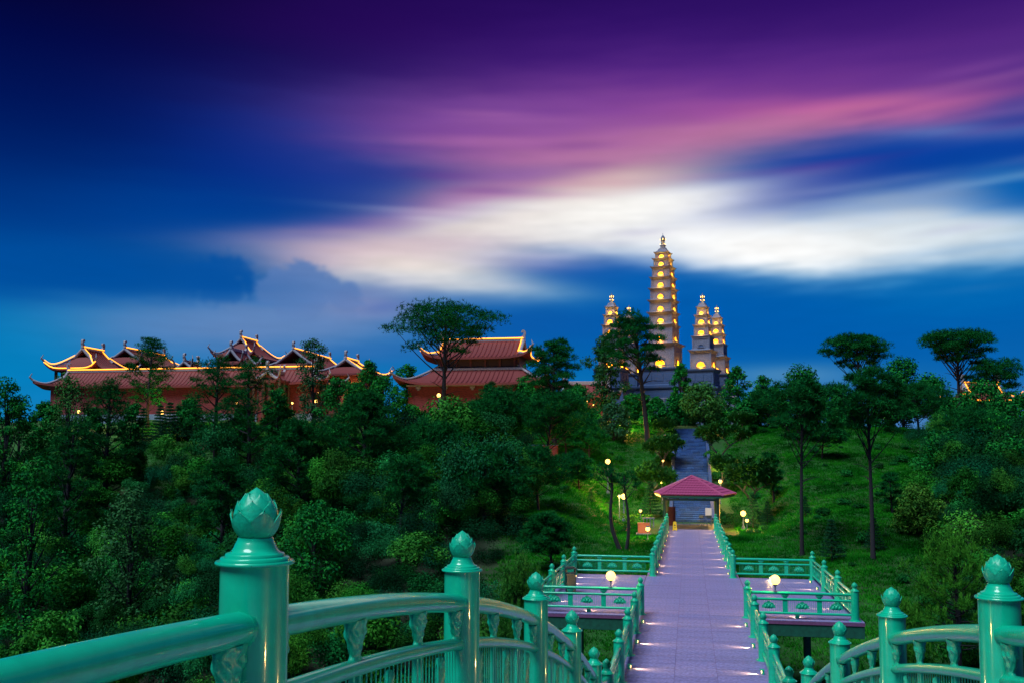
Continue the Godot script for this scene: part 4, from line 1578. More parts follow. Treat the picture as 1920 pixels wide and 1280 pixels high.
func roof(o: Node3D, r: Roof, lit: Array, gable := true) -> void:
	# lit: which lines carry strips: "ridge", "hip++" ... (signs of x and z), "eave-x"
	var thick := 0.28
	var m := MB.new()
	var span := []
	for s in [0, -1, 1]:
		var x0 := -r.rl if s == 0 else (r.rl if s > 0 else -r.hl)
		var x1 := r.rl if s == 0 else (r.hl if s > 0 else -r.rl)
		var nx := 10 if s == 0 else 8
		var rows := []
		var low := []
		for j in 17:
			var z := r.hw * (1.0 - j / 8.0)
			var row := PackedVector3Array()
			var lw := PackedVector3Array()
			for i in nx + 1:
				var x := lerpf(x0, x1, float(i) / nx)
				if s != 0 and absf(absf(x) - r.rl) < 0.001:
					x += s * 0.001
				var q := r.at(x, z)
				row.append(q)
				lw.append(q - Vector3(0, thick, 0))
			rows.append(row)
			low.append(lw)
		m.grid(rows)
		m.grid(low, true)
		for i in nx:
			m.quad(low[0][i], low[0][i + 1], rows[0][i + 1], rows[0][i])
			m.quad(rows[16][i], rows[16][i + 1], low[16][i + 1], low[16][i])
		for j in 16:
			if s > 0:
				m.quad(low[j][nx], low[j + 1][nx], rows[j + 1][nx], rows[j][nx])
			elif s < 0:
				m.quad(rows[j][0], rows[j + 1][0], low[j + 1][0], low[j][0])
	var rf := part("roof", m.mesh(), M.roof_clay, o)
	# tile ribs down the two long slopes
	var ribs := MB.new()
	var n := int(r.rl * 2.0 / 0.62)
	for sz in [-1.0, 1.0]:
		for i in n + 1:
			var x := lerpf(-r.rl, r.rl, float(i) / n)
			var prev := r.at(x, sz * 0.02 * r.hw)
			for j in range(1, 7):
				var q := r.at(x, sz * r.hw * j / 6.0)
				var w := Vector3(0.10, 0, 0)
				var up := Vector3(0, 0.11, 0)
				if sz > 0:
					ribs.quad(prev - w, q - w, q + up, prev + up)
					ribs.quad(prev + up, q + up, q + w, prev + w)
				else:
					ribs.quad(prev + up, q + up, q - w, prev - w)
					ribs.quad(prev + w, q + w, q + up, prev + up)
				prev = q
	part("tile_ribs", ribs.mesh(), M.roof_clay, rf, "stuff")
	var top := r.y + r.h
	var b := MB.new()
	b.box(Vector3(0, top + 0.14, 0), Vector3(r.rl * 2.0 + 0.3, 0.5, 0.36), 0.0, 0.05)
	part("ridge", b.mesh(), M.white_trim, rf)
	ornament(Vector3(-r.rl, top + 0.2, 0), PI, 0.82, rf)
	ornament(Vector3(r.rl, top + 0.2, 0), 0.0, 0.82, rf)
	if "ridge" in lit:
		for z in [-0.22, 0.22]:
			strip(PackedVector3Array([Vector3(-r.rl, top + 0.34, z), Vector3(r.rl, top + 0.34, z)]), rf)
	var e1 := 1.0 - (r.hl - r.rl) / r.hw                # where the end slope meets the gable
	for sx in [-1.0, 1.0]:
		if gable:
			var g := MB.new()
			var zg := r.hw * e1
			var yb := r.at(sx * (r.rl + 0.01), 0.0).y - 0.05
			var x: float = sx * (r.rl - 0.35)
			var face := PackedVector2Array([Vector2(-zg * 1.05, yb)])
			for j in 13:
				var z := lerpf(-zg, zg, j / 12.0)
				face.append(Vector2(z, r.at(x, z).y - 0.1))
			face.append(Vector2(zg * 1.05, yb))
			face.reverse()
			g.plate(face, 0.2, Transform3D(Basis(Vector3.UP, PI / 2), Vector3(x, 0, 0)))
			part("gable_wall", g.mesh(), M.red_timber, rf)
			for sz in [-1.0, 1.0]:
				var pts := PackedVector3Array()
				for j in 9:
					pts.append(r.at(sx * (r.rl - 0.02), sz * lerpf(0.0, r.hw * (e1 + 0.12), j / 8.0)) + Vector3(sx * 0.06, 0.02, 0))
				tube_part("barge_board", pts, 0.24, M.white_trim, rf)
		for sz in [-1.0, 1.0]:
			var pts := PackedVector3Array()
			for j in 11:
				var t := j / 10.0
				var q := lerpf(r.rl, r.hl, t)
				pts.append(r.at(sx * q, sz * r.hw * (1.0 - (r.hl - q) / r.hw)) + Vector3(0, 0.14, 0))
			tube_part("hip_ridge", pts, 0.17, M.white_trim, rf)
			curl(pts[-1], Vector3(sx * 0.8, 0, sz * 0.6), 1.0, rf)
			var key := "hip%s%s" % ["+" if sx > 0 else "-", "+" if sz > 0 else "-"]
			if key in lit:
				var up := PackedVector3Array()
				for j in 7:
					up.append(r.at(sx * r.rl, sz * lerpf(0.02, r.hw * e1, j / 6.0)) + Vector3(-sx * 0.25, 0.26, 0))
				for q in pts:
					up.append(q + Vector3(0, 0.22, 0))
				strip(up, rf)
		var key2 := "end%s" % ("+" if sx > 0 else "-")
		if key2 in lit:
			var pts := PackedVector3Array()
			for j in 13:
				pts.append(r.at(sx * r.hl, r.hw * (1.0 - j / 6.0)) + Vector3(sx * 0.05, 0.05, 0))
			strip(pts, rf)
	if "eave+" in lit:
		var pts := PackedVector3Array()
		for j in 17:
			pts.append(r.at(r.hl * (j / 8.0 - 1.0), r.hw) + Vector3(0, 0.05, 0.05))
		strip(pts, rf)


func body(o: Node3D, hl: float, hw: float, y0: float, y1: float, m: Material, cols: int) -> void:
	var b := MB.new()
	b.box(Vector3(0, (y0 + y1) / 2, 0), Vector3(hl * 2.0, y1 - y0, hw * 2.0))
	part("wall", b.mesh(), m, o)
	if cols > 0:
		for sz in [-1.0, 1.0]:
			for i in cols:
				var c := MB.new()
				c.lathe([Vector2(0.24, y0), Vector2(0.24, y1)], 8, Vector3(lerpf(-hl - 0.4, hl + 0.4, float(i) / (cols - 1)), 0, sz * (hw + 0.5)))
				part("column", c.mesh(), M.dark_timber, o)
		for sx in [-1.0, 1.0]:
			for z in [-0.33, 0.33]:
				var c := MB.new()
				c.lathe([Vector2(0.24, y0), Vector2(0.24, y1)], 8, Vector3(sx * (hl + 0.4), 0, z * hw))
				part("column", c.mesh(), M.dark_timber, o)
		for k in [[Vector3(0, y1 - 0.25, hw + 0.5), Vector3(hl * 2.0 + 1.2, 0.35, 0.25)], [Vector3(0, y1 - 0.25, -hw - 0.5), Vector3(hl * 2.0 + 1.2, 0.35, 0.25)], [Vector3(hl + 0.45, y1 - 0.25, 0), Vector3(0.25, 0.35, hw * 2.0)], [Vector3(-hl - 0.45, y1 - 0.25, 0), Vector3(0.25, 0.35, hw * 2.0)]]:
			var c := MB.new()
			c.box(k[0], k[1])
			part("eave_beam", c.mesh(), M.red_timber, o)


func hall(label: String, at: Vector3, turn: float, hl: float, hw: float, rl: float, eaves: float, rise: float, lit: Array, wall := "red_timber", inset := 1.5, foot := 0.0) -> Node3D:
	# at.y is the ground; eaves and rise in metres above it
	var o := thing("temple_hall", label, "temple", at, turn, "halls of the hilltop temple")
	var r := Roof.new()
	r.hl = hl
	r.hw = hw
	r.rl = rl
	r.h = rise
	r.y = eaves
	r.lift = 1.0
	roof(o, r, lit)
	body(o, hl - inset, hw - inset, foot, eaves + 0.15, M[wall], 5)
	return o


func temple() -> void:
	# long gallery with a brick wall, facing the bridge
	var long := 41.0
	var o := thing("temple_gallery", "long brick-walled temple gallery under one red tile roof with a lit ridge", "temple", Vector3(-73.0, 10.3, -131.0), 0.0, "")
	var r := Roof.new()
	r.hl = long / 2 + 2.0
	r.hw = 3.4
	r.rl = long / 2 - 0.6
	r.h = 2.5
	r.y = 5.5
	r.lift = 0.9
	roof(o, r, ["ridge"])
	var w := MB.new()
	w.box(Vector3(0, 3.4, 0), Vector3(long + 1.2, 4.4, 4.8))
	part("brick_wall", w.mesh(), M.brick, o)
	w = MB.new()
	w.box(Vector3(0, 0.4, 0), Vector3(long + 1.6, 2.0, 5.2), 0.0, 0.03)
	part("plinth", w.mesh(), M.pale_plinth, o)
	w = MB.new()
	w.box(Vector3(0, 5.5, 0), Vector3(long + 1.8, 0.25, 5.4), 0.0, 0.03)
	part("cornice", w.mesh(), M.red_timber, o)
	# halls behind the gallery, all with the ridge running away from the bridge
	var q4 := PI / 2
	hall("corner hall at the far left, its white-edged gable facing front", Vector3(-93.0, 10.3, -137.0), q4, 5.5, 4.2, 2.6, 8.65, 3.3, ["ridge", "hip-+", "hip++", "end-", "hip--"])
	hall("second hall from the left, its gable seen over the gallery behind the dark pine", Vector3(-95.2, 10.3, -155.4), q4, 9.2, 5.0, 6.2, 10.9, 2.7, ["ridge", "hip++"])
	o = hall("raised central hall, highest roof of the left temple group, lit yellow under its eaves", Vector3(-77.85, 10.3, -160.4), q4, 6.2, 3.9, 3.1, 12.7, 3.4, ["ridge", "hip++", "hip-+"], "dark_timber", 1.7)
	for p in [Vector3(-5.0, 12.0, -2.9), Vector3(-5.2, 12.0, -1.0), Vector3(-5.2, 12.0, 1.2)]:
		omni(p, 5.0, WARM, o, 0.15)
		var g := SphereMesh.new()
		g.radius = 0.13
		g.height = 0.26
		var q := part("lamp_globe", g, M.lamp_glass, o)
		q.position = p
	var r2 := Roof.new()
	r2.hl = 8.6
	r2.hw = 6.2
	r2.rl = 5.8
	r2.h = 2.9
	r2.y = 9.6
	r2.lift = 0.9
	roof(o, r2, [])
	hall("broad hall right of the central one, its white gable edge sweeping down to the left", Vector3(-64.7, 10.3, -158.0), q4, 11.4, 6.2, 8.2, 9.3, 3.7, ["ridge", "hip++"])
	hall("small white-edged gable projecting at the gallery's front, below the broad hall", Vector3(-57.8, 10.3, -128.0), q4, 3.2, 1.9, 2.9, 5.85, 1.3, [], "brick", 0.5)
	hall("small gabled hall tucked under the left side of the central hall", Vector3(-74.0, 10.3, -148.8), q4, 3.2, 2.2, 2.7, 10.6, 2.2, [], "red_timber", 0.6)
	hall("tiny gable left of the central hall, between it and the second hall", Vector3(-82.7, 10.3, -149.0), q4, 2.6, 1.6, 2.2, 9.9, 1.1, [], "red_timber", 0.5)
	o = hall("right-hand hall of the left temple group, its lit hip curving to an upturned tip", Vector3(-52.6, 10.3, -144.7), q4, 5.6, 4.6, 2.7, 8.0, 2.4, ["ridge", "hip++", "hip-+"])
	for p in [Vector3(-5.2, 6.0, 1.5), Vector3(-4.6, 5.0, 4.2), Vector3(-5.2, 5.4, -1.5)]:
		omni(p, 6.0, WARM, o, 0.15)
		var g := SphereMesh.new()
		g.radius = 0.13
		g.height = 0.26
		var q := part("lamp_globe", g, M.lamp_glass, o)
		q.position = p
	# two-tier hall in the middle of the picture
	o = thing("temple_hall", "two-tiered brick temple hall with lit ridge behind the wide spreading pine", "temple", Vector3(-28.8, 10.0, -133.0), 0.0, "")
	w = MB.new()
	w.box(Vector3(0, 2.5, 0), Vector3(18.2, 6.0, 12.6))
	part("brick_wall", w.mesh(), M.brick, o)
	for i in 5:
		w = MB.new()
		w.box(Vector3(-7.6 + i * 3.8, 5.0, 6.4), Vector3(0.7, 0.3, 0.3), 0.0, 0.03)
		w.box(Vector3(-7.6 + i * 3.8, 4.75, 6.36), Vector3(0.34, 0.24, 0.2), 0.0, 0.03)
		part("corbel", w.mesh(), M.white_trim, o)
	w = MB.new()
	w.box(Vector3(0, 5.3, 0), Vector3(18.6, 0.22, 13.0), 0.0, 0.03)
	part("cornice", w.mesh(), M.white_trim, o)
	var low := Roof.new()
	low.hl = 10.4
	low.hw = 7.6
	low.rl = 5.2
	low.h = 5.0
	low.y = 5.5
	low.lift = 1.1
	roof(o, low, [], false)
	w = MB.new()
	w.box(Vector3(0, 8.6, 0), Vector3(11.6, 2.4, 6.0))
	part("upper_wall", w.mesh(), M.dark_timber, o)
	w = MB.new()
	w.box(Vector3(0, 7.75, 0), Vector3(12.8, 0.36, 7.4), 0.0, 0.04)
	part("stone_band", w.mesh(), M.white_trim, o)
	for i in 6:
		w = MB.new()
		w.box(Vector3(-5.2 + i * 2.08, 8.9, 3.08), Vector3(0.3, 1.7, 0.2))
		part("upper_column", w.mesh(), M.red_timber, o)
	var up := Roof.new()
	up.hl = 7.5
	up.hw = 4.6
	up.rl = 5.9
	up.h = 2.7
	up.y = 9.3
	up.lift = 1.0
	roof(o, up, ["ridge", "hip++", "hip-+", "end-", "end+"])
	# far right: a small lit roof among the trees
	hall("small hall at the far right edge, its lit upturned roof half hidden by trees", Vector3(42.6, 7.6, -152.0), deg_to_rad(12.0), 4.2, 3.4, 2.6, 6.3, 2.6, ["ridge", "hip++", "hip-+", "hip+-", "end-", "end+", "eave+"])
	o = thing("side_building", "low red-roofed building half hidden left of the pagodas", "building", Vector3(-13.8, 9.4, -131.0), 0.1)
	var sr := Roof.new()
	sr.hl = 4.5
	sr.hw = 3.0
	sr.rl = 3.0
	sr.h = 1.8
	sr.y = 4.4
	sr.lift = 0.5
	roof(o, sr, [])
	body(o, 3.4, 2.0, 0.0, 4.5, M.brick, 0)
	omni(Vector3(1.0, 3.2, 3.3), 1.6, WARM, o, 0.12)
	var lg := SphereMesh.new()
	lg.radius = 0.14
	lg.height = 0.28
	var lq := part("lamp_globe", lg, M.lamp_glass, o)
	lq.position = Vector3(1.0, 3.2, 3.3)


# ---------- stone pagodas ----------
func ring(h: float, y: float, lift: float, n := 8) -> PackedVector3Array:      # a square ring, corners lifted
	var p := PackedVector3Array()
	for s in 4:
		for i in n:
			var u := -1.0 + 2.0 * i / n
			var q := Vector3(u * h, y + lift * pow(absf(u), 4.0), h)
			p.append(q.rotated(Vector3.UP, s * PI / 2))
	p.append(p[0])
	return p


func rings(m: MB, list: Array) -> void:                                       # [half width, height, corner lift] from below
	for i in list.size() - 1:
		var a := ring(list[i][0], list[i][1], list[i][2])
		var b := ring(list[i + 1][0], list[i + 1][1], list[i + 1][2])
		for k in a.size() - 1:
			m.quad(a[k], a[k + 1], b[k + 1], b[k])


func arch_outline(w: float, h: float) -> PackedVector2Array:
	var p := PackedVector2Array([Vector2(-w, 0), Vector2(w, 0)])
	var straight := maxf(h - w, 0.0)
	for i in 11:
		var a := PI * i / 10.0
		p.append(Vector2(cos(a) * w, straight + sin(a) * minf(w, h)))
	return p


func niche(o: Node3D, owner_part: Node3D, half: float, y: float, w: float, h: float, lit: float) -> void:
	for s in 4:
		var x := Transform3D(Basis(Vector3.UP, s * PI / 2), Vector3.ZERO) * Transform3D(Basis(), Vector3(0, y, half))
		var m := MB.new()
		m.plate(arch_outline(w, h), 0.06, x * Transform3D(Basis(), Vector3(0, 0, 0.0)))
		part("niche_glow_panel" if lit > 0.0 else "blind_niche", m.mesh(), M.niche_glow if lit > 0.0 else M.base_stone, owner_part)  # no opening behind: a glowing panel in place of niche stone floodlit from inside
		var f := MB.new()
		var pts := PackedVector3Array()
		for q in arch_outline(w + 0.05, h + 0.05).slice(2):
			pts.append(x * Vector3(q.x, q.y, 0.03))
		pts.insert(0, x * Vector3(w + 0.05, 0, 0.03))
		pts.append(x * Vector3(-w - 0.05, 0, 0.03))
		f.tube(pts, PackedFloat32Array([0.07]), 6)
		f.xbox(x * Transform3D(Basis(), Vector3(0, -0.05, 0.06)), Vector3(w * 2.0 + 0.3, 0.1, 0.28), 0.01)
		part("niche_frame", f.mesh(), M.pagoda_stone, owner_part)
		if lit > 0.0 and s < 2:
			omni(x * Vector3(0, -0.02, 0.34), lit * 3.8, Color(1.0, 0.64, 0.14), o, 0.08, 8.0)


func pagoda(label: String, at: Vector3, turn: float, tiers: Array, plinth: Array, fin: float, called := "pagoda") -> void:
	# tiers from below: [eaves height, eaves half width, body half width, niche width, light]; heights above at.y
	var o := thing(called, label, "pagoda", at, turn, "stone pagodas on the hilltop")
	var y := 0.0
	for p in plinth:                       # [half width, top]
		var m := MB.new()
		var t: float = p[1]
		rings(m, [[p[0] + 0.15, y, 0], [p[0] + 0.15, y + 0.3, 0], [p[0], y + 0.45, 0], [p[0] - 0.05, t - 0.5, 0], [p[0] + 0.1, t - 0.38, 0], [p[0] + 0.2, t - 0.2, 0], [p[0] + 0.2, t, 0], [0.02, t + 0.01, 0]])
		var b := part("plinth", m.mesh(), M.base_stone, o)
		var pan := MB.new()
		for s in 4:
			var x := Transform3D(Basis(Vector3.UP, s * PI / 2), Vector3.ZERO)
			for k in 3:
				pan.xbox(x * Transform3D(Basis(), Vector3((k - 1) * p[0] * 0.62, (y + t) / 2, p[0] - 0.01)), Vector3(p[0] * 0.5, (t - y) * 0.38, 0.1), 0.03)
		part("carved_panel", pan.mesh(), M.base_stone, b)
		y = t
	for i in tiers.size():
		var k: Array = tiers[i]
		var ye: float = k[0]
		var sp: float = ye - (y if i == 0 else tiers[i - 1][0])
		var dn := clampf(sp * 0.17, 0.15, 0.36)
		var m := MB.new()
		var bh: float = k[2]
		rings(m, [[bh * 1.03, y, 0], [bh * 1.03, y + 0.12, 0], [bh, y + 0.16, 0], [bh * 0.985, ye - dn * 0.95, 0]])
		var b := part("storey", m.mesh(), M.pagoda_stone, o)
		for s in 4:                            # corner pilasters
			var c := Vector3(bh - 0.06, (y + ye - dn) / 2, bh - 0.06).rotated(Vector3.UP, s * PI / 2)
			var cm := MB.new()
			cm.box(c, Vector3(0.24, ye - y - dn - 0.02, 0.24), 0.0, 0.02)
			part("corner_pillar", cm.mesh(), M.pagoda_stone, b)
		var nb: float = tiers[i + 1][2] if i < tiers.size() - 1 else k[2] * 0.55
		var hgt := clampf(sp * 0.13, 0.12, 0.34) if i < tiers.size() - 1 else 0.72
		var e := MB.new()
		var he: float = k[1]
		rings(e, [[bh * 0.98, ye - dn, 0], [bh + 0.08, ye - dn * 0.9, 0], [bh + 0.08, ye - dn * 0.66, 0], [lerpf(bh, he, 0.5), ye - dn * 0.5, 0], [lerpf(bh, he, 0.55), ye - dn * 0.28, 0.02], [he, ye - 0.03, 0.10], [he + 0.02, ye + 0.05, 0.12], [lerpf(he, nb, 0.35), ye + 0.05 + hgt * 0.15, 0.04], [lerpf(he, nb, 0.7), ye + 0.05 + hgt * 0.45, 0.01], [nb + 0.03, ye + hgt, 0]])
		if i == tiers.size() - 1:
			rings(e, [[nb + 0.03, ye + hgt, 0], [0.01, ye + hgt + 0.05, 0]])
		part("eave", e.mesh(), M.pagoda_stone, o)
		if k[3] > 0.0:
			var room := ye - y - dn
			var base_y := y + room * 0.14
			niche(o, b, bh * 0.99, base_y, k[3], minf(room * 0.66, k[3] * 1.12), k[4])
		y = ye + hgt - 0.03
	var top := MB.new()
	var s: float = fin
	top.lathe([Vector2(0.62, 0), Vector2(0.66, 0.12), Vector2(0.46, 0.2), Vector2(0.40, 0.5), Vector2(0.52, 0.56), Vector2(0.52, 0.66), Vector2(0.30, 0.76), Vector2(0.28, 1.0), Vector2(0.40, 1.06), Vector2(0.26, 1.16), Vector2(0.24, 1.22), Vector2(0.36, 1.40), Vector2(0.42, 1.68), Vector2(0.38, 1.95), Vector2(0.24, 2.22), Vector2(0.10, 2.40), Vector2(0.04, 2.5), Vector2(0.03, 2.8), Vector2(0.0, 2.85)], 16, Vector3(0, y, 0), Vector3(s, s, s))
	var f := part("finial", top.mesh(), M.pagoda_stone, o)
	for q in 4:
		var a := q * PI / 2 + 0.25
		var g := MB.new()
		g.lathe([Vector2(0, -0.14), Vector2(0.06, -0.07), Vector2(0.06, 0.07), Vector2(0, 0.14)], 8, Vector3(sin(a) * 0.41 * s, y + 1.70 * s, cos(a) * 0.41 * s))
		part("finial_lamp", g.mesh(), M.lamp_glass, f)
		g = MB.new()
		g.lathe([Vector2(0, -0.07), Vector2(0.07, 0.0), Vector2(0, 0.07)], 8, Vector3(sin(a + 0.5) * 0.50 * s, y + 0.85 * s, cos(a + 0.5) * 0.50 * s))
		part("finial_lamp", g.mesh(), M.lamp_glass, f)
	omni(Vector3(0.3, y + 0.9 * s, 0.9 * s), 1.2, WARM, o, 0.1, 8.0)


func pagodas() -> void:
	var t := deg_to_rad(-15.0)
	var g := 9.4
	# tall one; eaves heights are above its foot
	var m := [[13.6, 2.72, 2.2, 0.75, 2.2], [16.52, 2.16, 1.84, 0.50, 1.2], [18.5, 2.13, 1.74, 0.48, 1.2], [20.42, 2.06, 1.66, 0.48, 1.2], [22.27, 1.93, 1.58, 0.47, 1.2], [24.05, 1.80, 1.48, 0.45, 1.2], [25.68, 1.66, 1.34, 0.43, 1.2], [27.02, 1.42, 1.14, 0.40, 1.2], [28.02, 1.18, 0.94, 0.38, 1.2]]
	pagoda("tall grey stone pagoda with many tiers of lit arched niches, the highest of the five", Vector3(-3.68, g, -150.4), t, m, [[4.6, 6.9], [3.0, 9.9]], 0.92)
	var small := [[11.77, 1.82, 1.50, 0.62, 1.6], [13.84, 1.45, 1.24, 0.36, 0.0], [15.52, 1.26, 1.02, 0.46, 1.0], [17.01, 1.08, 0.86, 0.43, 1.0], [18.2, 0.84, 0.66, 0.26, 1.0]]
	var base := [[2.55, 6.4], [1.95, 9.1]]
	pagoda("short stone pagoda right of the tall one, a large lit arch near its foot", Vector3(2.2, g, -143.6), t, small, base, 0.58)
	pagoda("short stone pagoda left of the tall one, its lower tiers behind a leafy tree", Vector3(-11.04, g, -141.2), t, small, base, 0.58)
	var back := []
	for k in small:
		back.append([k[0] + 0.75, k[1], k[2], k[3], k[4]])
	pagoda("short stone pagoda at the far right, half hidden behind its neighbour", Vector3(4.75, g, -160.1), t, back, [[2.55, 6.9], [1.95, 9.8]], 0.58)
	pagoda("short stone pagoda farther back, between the left one and the tall one", Vector3(-9.5, g, -157.6), t, back, [[2.55, 6.9], [1.95, 9.8]], 0.58)
	var o := thing("terrace_wall", "blue grey stone terrace wall below the pagodas", "wall", Vector3(-2.5, g, -136.5), t)
	var w := MB.new()
	w.box(Vector3(0, 1.8, 0), Vector3(19.0, 3.8, 0.8), 0.0, 0.03)
	part("wall_face", w.mesh(), M.base_stone, o)
	for i in 9:
		w = MB.new()
		w.box(Vector3(-8.0 + i * 2.0, 1.8, 0.41), Vector3(1.6, 2.6, 0.08), 0.0, 0.02)
		part("wall_panel", w.mesh(), M.base_stone, o)
	for i in 10:
		w = MB.new()
		w.box(Vector3(-9.0 + i * 2.0, 4.1, 0), Vector3(0.3, 0.9, 0.3), 0.0, 0.03)
		part("baluster_post", w.mesh(), M.pagoda_stone, o)
	w = MB.new()
	w.box(Vector3(0, 4.5, 0), Vector3(18.6, 0.16, 0.22), 0.0, 0.02)
	part("hand_rail", w.mesh(), M.pagoda_stone, o)


# ---------- trees ----------
const PINE_A := Color(0.002, 0.052, 0.020)
const PINE_B := Color(0.010, 0.135, 0.024)
const LEAF_A := Color(0.002, 0.072, 0.022)
const LEAF_B := Color(0.016, 0.190, 0.026)


func limb(m: MB, a: Vector3, b: Vector3, r0: float, r1: float, bow: Vector3, sides := 6) -> void:
	var pts := PackedVector3Array()
	var rad := PackedFloat32Array()
	for i in 6:
		var t := i / 5.0
		pts.append(a.lerp(b, t) + bow * sin(t * PI))
		rad.append(lerpf(r0, r1, t))
	m.tube(pts, rad, sides, false)


func trunk_at(pts: PackedVector3Array, t: float) -> Vector3:
	var f := clampf(t, 0.0, 1.0) * (pts.size() - 1)
	var i := mini(int(f), pts.size() - 2)
	return pts[i].lerp(pts[i + 1], f - i)


func pine(label: String, at: Vector3, h: float, crown_from: float, wide: float, seed_n: int, o := {}) -> Node3D:
	# crown_from: share of the height where the crown starts; o: lean (Vector3), flat (umbrella 0..1), tufts, size, off (crown centre offset), r, bare
	var lf := LF.new()
	lf.r.seed = seed_n
	var m := MB.new()
	var lean: Vector3 = o.get("lean", Vector3(lf.r.randf_range(-0.5, 0.5), 0, lf.r.randf_range(-0.5, 0.5)))
	var r: float = o.get("r", 0.018 * h + 0.03)
	var pts := PackedVector3Array()
	var rad := PackedFloat32Array()
	var bend := Vector3(lf.r.randf_range(-0.35, 0.35), 0, lf.r.randf_range(-0.3, 0.3)) * h * 0.05
	if o.has("curve"):
		bend = Vector3(o.curve, 0, 0)
	for i in 12:
		var t := i / 11.0
		pts.append(Vector3(0, -0.4 + (h * 0.95 + 0.4) * t, 0) + lean * pow(t, 1.5) + bend * sin(t * 4.6))
		rad.append(r * (1.15 - 0.8 * t) * (1.35 if i == 0 else 1.0))
	m.tube(pts, rad, 8, false)
	var flat: float = o.get("flat", 0.4)
	var tufts: int = int(o.get("tufts", 1500) * 1.3)
	var size: float = o.get("size", 0.34)
	var off: Vector3 = o.get("off", Vector3.ZERO)
	var n: int = o.get("limbs", 15)
	var ca: Color = o.get("ca", PINE_A)
	var cb: Color = o.get("cb", PINE_B)
	for i in n:
		var t := crown_from + (1.0 - crown_from) * (i + 0.4) / n
		var q := (t - crown_from) / (1.0 - crown_from)
		var base := trunk_at(pts, t * lerpf(0.93, 0.80, flat))
		var shape := lerpf(sin(PI * (0.22 + 0.72 * q)), sqrt(maxf(1.0 - q * q * 0.85, 0.05)), flat)
		var a := i * 2.399 + lf.r.randf_range(-0.4, 0.4)
		var reach := wide * 0.5 * shape * lf.r.randf_range(0.55, 1.05)
		var tip := Vector3(cos(a) * reach, h * lerpf(t, lerpf(crown_from + 0.48 * (1.0 - crown_from), 0.98, sqrt(q)), flat), sin(a) * reach) + lean + off * (0.4 + 0.6 * q)
		limb(m, base, tip, r * 0.34, r * 0.09, Vector3(0, -0.06 * reach, 0), 5)
		var cw := wide * lf.r.randf_range(0.12, 0.22)
		var cr := Vector3(cw, cw * lerpf(0.62, 0.46, flat), cw)
		lf.tufts(tip + Vector3(0, cr.y * 0.2, 0), cr, int(tufts * 0.62 / n), size, size * 0.14, ca, cb)
		var mid := base.lerp(tip, 0.62)
		lf.tufts(mid + Vector3(lf.r.randf_range(-0.3, 0.3), 0.2, lf.r.randf_range(-0.3, 0.3)), cr * 0.75, int(tufts * 0.38 / n), size, size * 0.14, ca, cb)
	for i in int(o.get("bare", 2)):
		var t := lf.r.randf_range(0.35, maxf(crown_from, 0.4))
		var base := trunk_at(pts, t)
		var a := lf.r.randf() * TAU
		limb(m, base, base + Vector3(cos(a), 0.25, sin(a)) * wide * 0.24, r * 0.25, r * 0.06, Vector3(0, 0.1, 0), 5)
	var node := thing("pine_tree", label, "pine tree", at, 0.0, o.get("group", "pines on the hill"))
	part("trunk", m.mesh(), M.bark, node)
	part("crown", lf.mesh(), M.needles, node)
	return node


func broadleaf(label: String, at: Vector3, h: float, crown_from: float, wide: float, seed_n: int, o := {}) -> Node3D:
	var lf := LF.new()
	lf.r.seed = seed_n
	var m := MB.new()
	var r: float = o.get("r", 0.016 * h + 0.04)
	var lean: Vector3 = o.get("lean", Vector3(lf.r.randf_range(-0.4, 0.4), 0, lf.r.randf_range(-0.4, 0.4)))
	var pts := PackedVector3Array()
	var rad := PackedFloat32Array()
	for i in 9:
		var t := i / 8.0
		pts.append(Vector3(0, -0.4 + (h * 0.8 + 0.4) * t, 0) + lean * t + Vector3(sin(t * 5.0 + seed_n), 0, cos(t * 4.0 + seed_n)) * 0.05 * h * t * (1.0 - t))
		rad.append(r * (1.1 - 0.85 * t))
	m.tube(pts, rad, 8, false)
	var n: int = o.get("clumps", 20)
	var leaves: int = o.get("leaves", 4200)
	var size: float = o.get("size", 0.32)
	var ca: Color = o.get("ca", LEAF_A)
	var cb: Color = o.get("cb", LEAF_B)
	var y0 := h * crown_from
	for i in n:
		var q := (i + 0.5) / n
		var a := i * 2.399 + lf.r.randf_range(-0.5, 0.5)
		var sh: float = sin(PI * pow(0.12 + 0.80 * q, o.get("peak", 0.9)))
		var reach := wide * 0.5 * sh * lf.r.randf_range(0.30, 0.92)
		var c := Vector3(cos(a) * reach, lerpf(y0, h * 0.94, q), sin(a) * reach) + lean
		var cr := wide * lf.r.randf_range(0.13, 0.22)
		var base := trunk_at(pts, clampf(c.y / h - 0.12, 0.15, 0.98))
		limb(m, base, c, r * 0.30, r * 0.06, Vector3(0, -0.05 * reach, 0), 5)
		lf.cloud(c, Vector3(cr, cr * 0.72, cr), leaves / n, size, size * 0.55, ca, cb, 0.42, o.get("droop", 0.2))
	var node := thing(o.get("called", "broadleaf_tree"), label, o.get("category", "tree"), at, 0.0, o.get("group", "leafy trees on the hill"))
	part("trunk", m.mesh(), M[o.get("bark", "bark")], node)
	part("crown", lf.mesh(), M.leaves, node)
	return node


